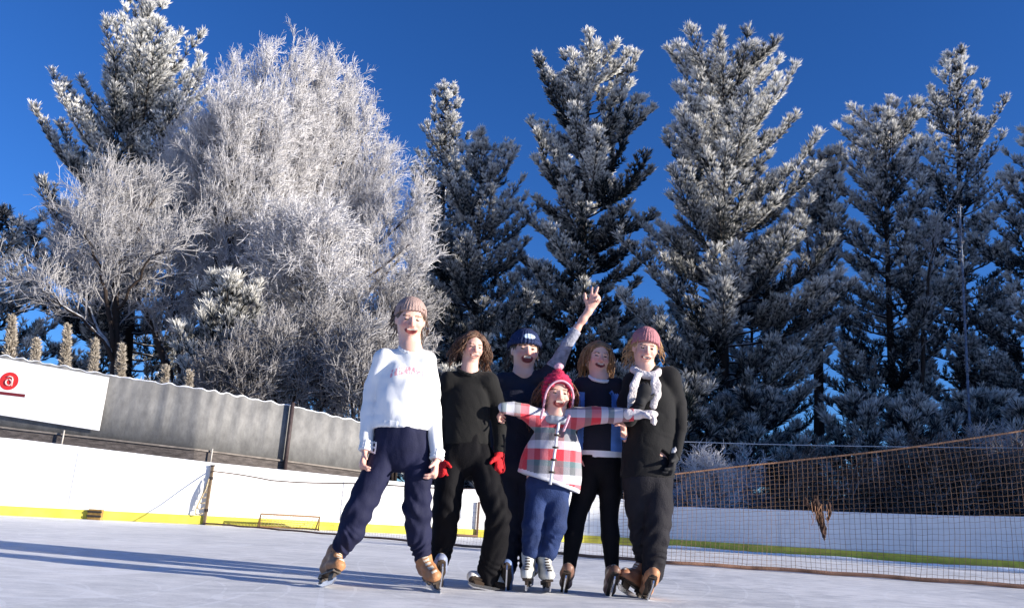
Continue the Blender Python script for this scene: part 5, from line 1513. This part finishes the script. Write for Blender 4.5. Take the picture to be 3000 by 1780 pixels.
def pan(V, Q):
    c = V[Q].mean(1); mi = np.zeros(len(Q), np.int32)
    xl, xr = at(1700, 1230, Y)[0], at(1786, 1230, Y)[0]; z0 = at(1700, 1150, Y)[2]
    tor = (c[:, 2] < z0) & (c[:, 1] < Y - .0)
    mi[tor & (c[:, 0] > xr) & (c[:, 0] < at(1822, 1230, Y)[0])] = 1
    mi[tor & (c[:, 0] < xl + .02) & (c[:, 0] > at(1690, 1230, Y)[0])] = 1
    mi[(c[:, 2] < hz + .022)] = 2
    x, z = c[:, 0] - cb[0], c[:, 2] - cb[2]
    mi[(c[:, 1] < Y - .03) & (np.abs(x) + np.abs(z) * .9 < .020) & ~((np.abs(x) < .005) & (z < 0.004))] = 1
    return mi


garment(P5, 'pullover', t5 + [(1762, 1350, 56, 0)], [a5l, a5r], Y, M_DNV, mats=[M_DNV, M_LBL, M_WHT], paint=pan, seed=43, amp=.006, wl=.11, hem=((1706, 1341), (1820, 1341)), collar=(H5, (1756, 1108, -.01), .070), collar_mat=M_WHT, cuffs=((w5, hR['d']), (hL['w'], hL['d'])))
trousers(P5, [l5l, l5r], [(1761, 1335, 54, 0), (1761, 1362, 56, 0)], Y, M_BLT, 47, amp=.003, wl=.08, name='leggings')
M_BRN = mat('brown_boot', (0.16, 0.085, 0.06), 0.45, 0.3, 12)
skate(P5, at(1664, 1672, Y - .12), groundD(1650 / K, 1737 / K), (-0.12, -1), M_BRN, top_r=.05, sc=.95)
skate(P5, at(1794, 1672, Y - .12), groundD(1788 / K, 1747 / K), (-0.05, -1), M_BRN, top_r=.05, sc=.95)
hair(P5, H5, 260, .80, .025, -.12, (0.26, 0.145, 0.07), 25, rad=.0055, front_cut=.12)

# ------------------------------------------------ 6: woman in the black coat and pink beanie
Y = 5.45
H6 = Head((1895, 972), (1885, 1070), Y, yaw=0.04, nod=-.04)
g6 = gnd(1885, 1740, Y)
t6 = [(1902, 1102, 38, 0), (1908, 1170, 66, 0), (1910, 1240, 66, 0), (1902, 1320, 70, 0), (1896, 1390, 72, 0)]
a6l = [(1856, 1120, 28, 0), (1832, 1180, 27, -.02), (1842, 1225, 24, -.10), (1876, 1180, 18, -.22)]
a6r = [(1960, 1108, 33, 0), (1984, 1180, 29, .02), (1992, 1260, 23, 0), (1977, 1338, 17, -.06)]
l6l = [(1872, 1410, 42, 0), (1872, 1480, 39, .02), (1878, 1560, 32, .03), (1894, 1660, 25, .04)]
l6r = [(1922, 1410, 43, 0), (1928, 1480, 41, -.04), (1924, 1560, 36, -.07), (1912, 1675, 29, -.08)]
w6 = at(1876, 1180, Y - .22); wR = at(1974, 1340, Y - .06)
hL = dict(w=w6, d=at(1886, 1150, Y - .24) - w6, n=np.array([.3, 1, 0]), ts=X1, curl=.7)
hR = dict(w=wR, d=at(1966, 1376, Y - .10) - wR, n=-X1 + np.array([0, .4, 0]), ts=FW0, curl=.6)
P6 = person('person in long black coat with pale hanging scarf and dusty pink beanie', g6, H6, t6, [a6l, a6r], [l6l, l6r], Y, mouth=.22, hands=(hL, hR), neck=(1893, 1092, 0))
M_COAT = mat('black_coat', (0.0048, 0.0045, 0.0055), 0.85, 0.25, 8, 0.15, 120, sheen=.04)
garment(P6, 'coat', t6 + [(1896, 1420, 78, 0)], [a6l, a6r], Y, M_COAT, seed=53, amp=.009, wl=.14, hem=((1825, 1396), (1985, 1400)), cuffs=((w6, hL['d']), (wR, hR['d'])))
M_GRT = mat('grey_black_trousers', (0.017, 0.016, 0.020), 0.75, 0.25, 6, 0.3, 120, spec=.15)
trousers(P6, [l6l, l6r], [(1900, 1380, 66, 0), (1898, 1408, 70, 0)], Y, M_GRT, 57, amp=.016, wl=.08)
M_TB2 = mat('light_tan_boot', (0.42, 0.20, 0.10), 0.5, 0.25, 12)
skate(P6, at(1872, 1672, Y), groundD(1846 / K, 1748 / K), (-0.75, -0.65), M_BRN if False else mat('rust_boot', (0.27, 0.115, 0.06), .5, .25, 12), sc=.95)
skate(P6, at(1904, 1680, Y - .06), groundD(1897 / K, 1757 / K), (-0.05, -1), M_TB2)
M_BGL = mat('black_glove', (0.015, 0.015, 0.017), 0.8, 0.3)
M_FUR = mat('pale_fur_cuff', (0.62, 0.58, 0.55), 0.9, 0.2, 40)
glove(P6, M_BGL, hR, cuff=True, cuff_mat=M_FUR); glove(P6, M_BGL, hL)
hair(P6, H6, 150, .62, .05, .45, (0.42, 0.26, 0.13), 26, zmin=-.35, cap=True)
M_DPK = mat('dusty_pink_beanie', (0.40, 0.17, 0.19), 0.9, 0.15, 30, 0.6, 110)
beanie(P6, H6, M_DPK, brim_z=.20, tilt=.40, puff=1.15, slouch=.03, cuff=False)
M_SCF = mat('pale_scarf', (0.62, 0.57, 0.57), 0.95, 0.2, 25, 0.6, 80)
B = Field(); c = at(1893, 1090, Y - .01); ring = [c + X1 * math.cos(a) * .085 + FW0 * math.sin(a) * .088 + Z1 * (-.025 * math.sin(a) + .012 * math.cos(2 * a)) for a in np.linspace(0, 2 * math.pi, 21)]
B.chain(ring, [.024] * 21, .01)
for pts in ([(1868, 1098, -.12), (1858, 1130, -.145), (1852, 1165, -.155), (1848, 1192, -.155)], [(1915, 1098, -.12), (1920, 1125, -.145), (1921, 1155, -.15), (1914, 1188, -.145)]):
    q_ = [at(x, y, Y + dy) for x, y, dy in pts]; B.chain(q_, [.022, .025, .025, .022], .012, (FW0, .4))
B.wrinkle(folds(61, .004, .035, (0, 0, 1), 4)); wear(P6, 'scarf', B, [M_SCF], .0055)
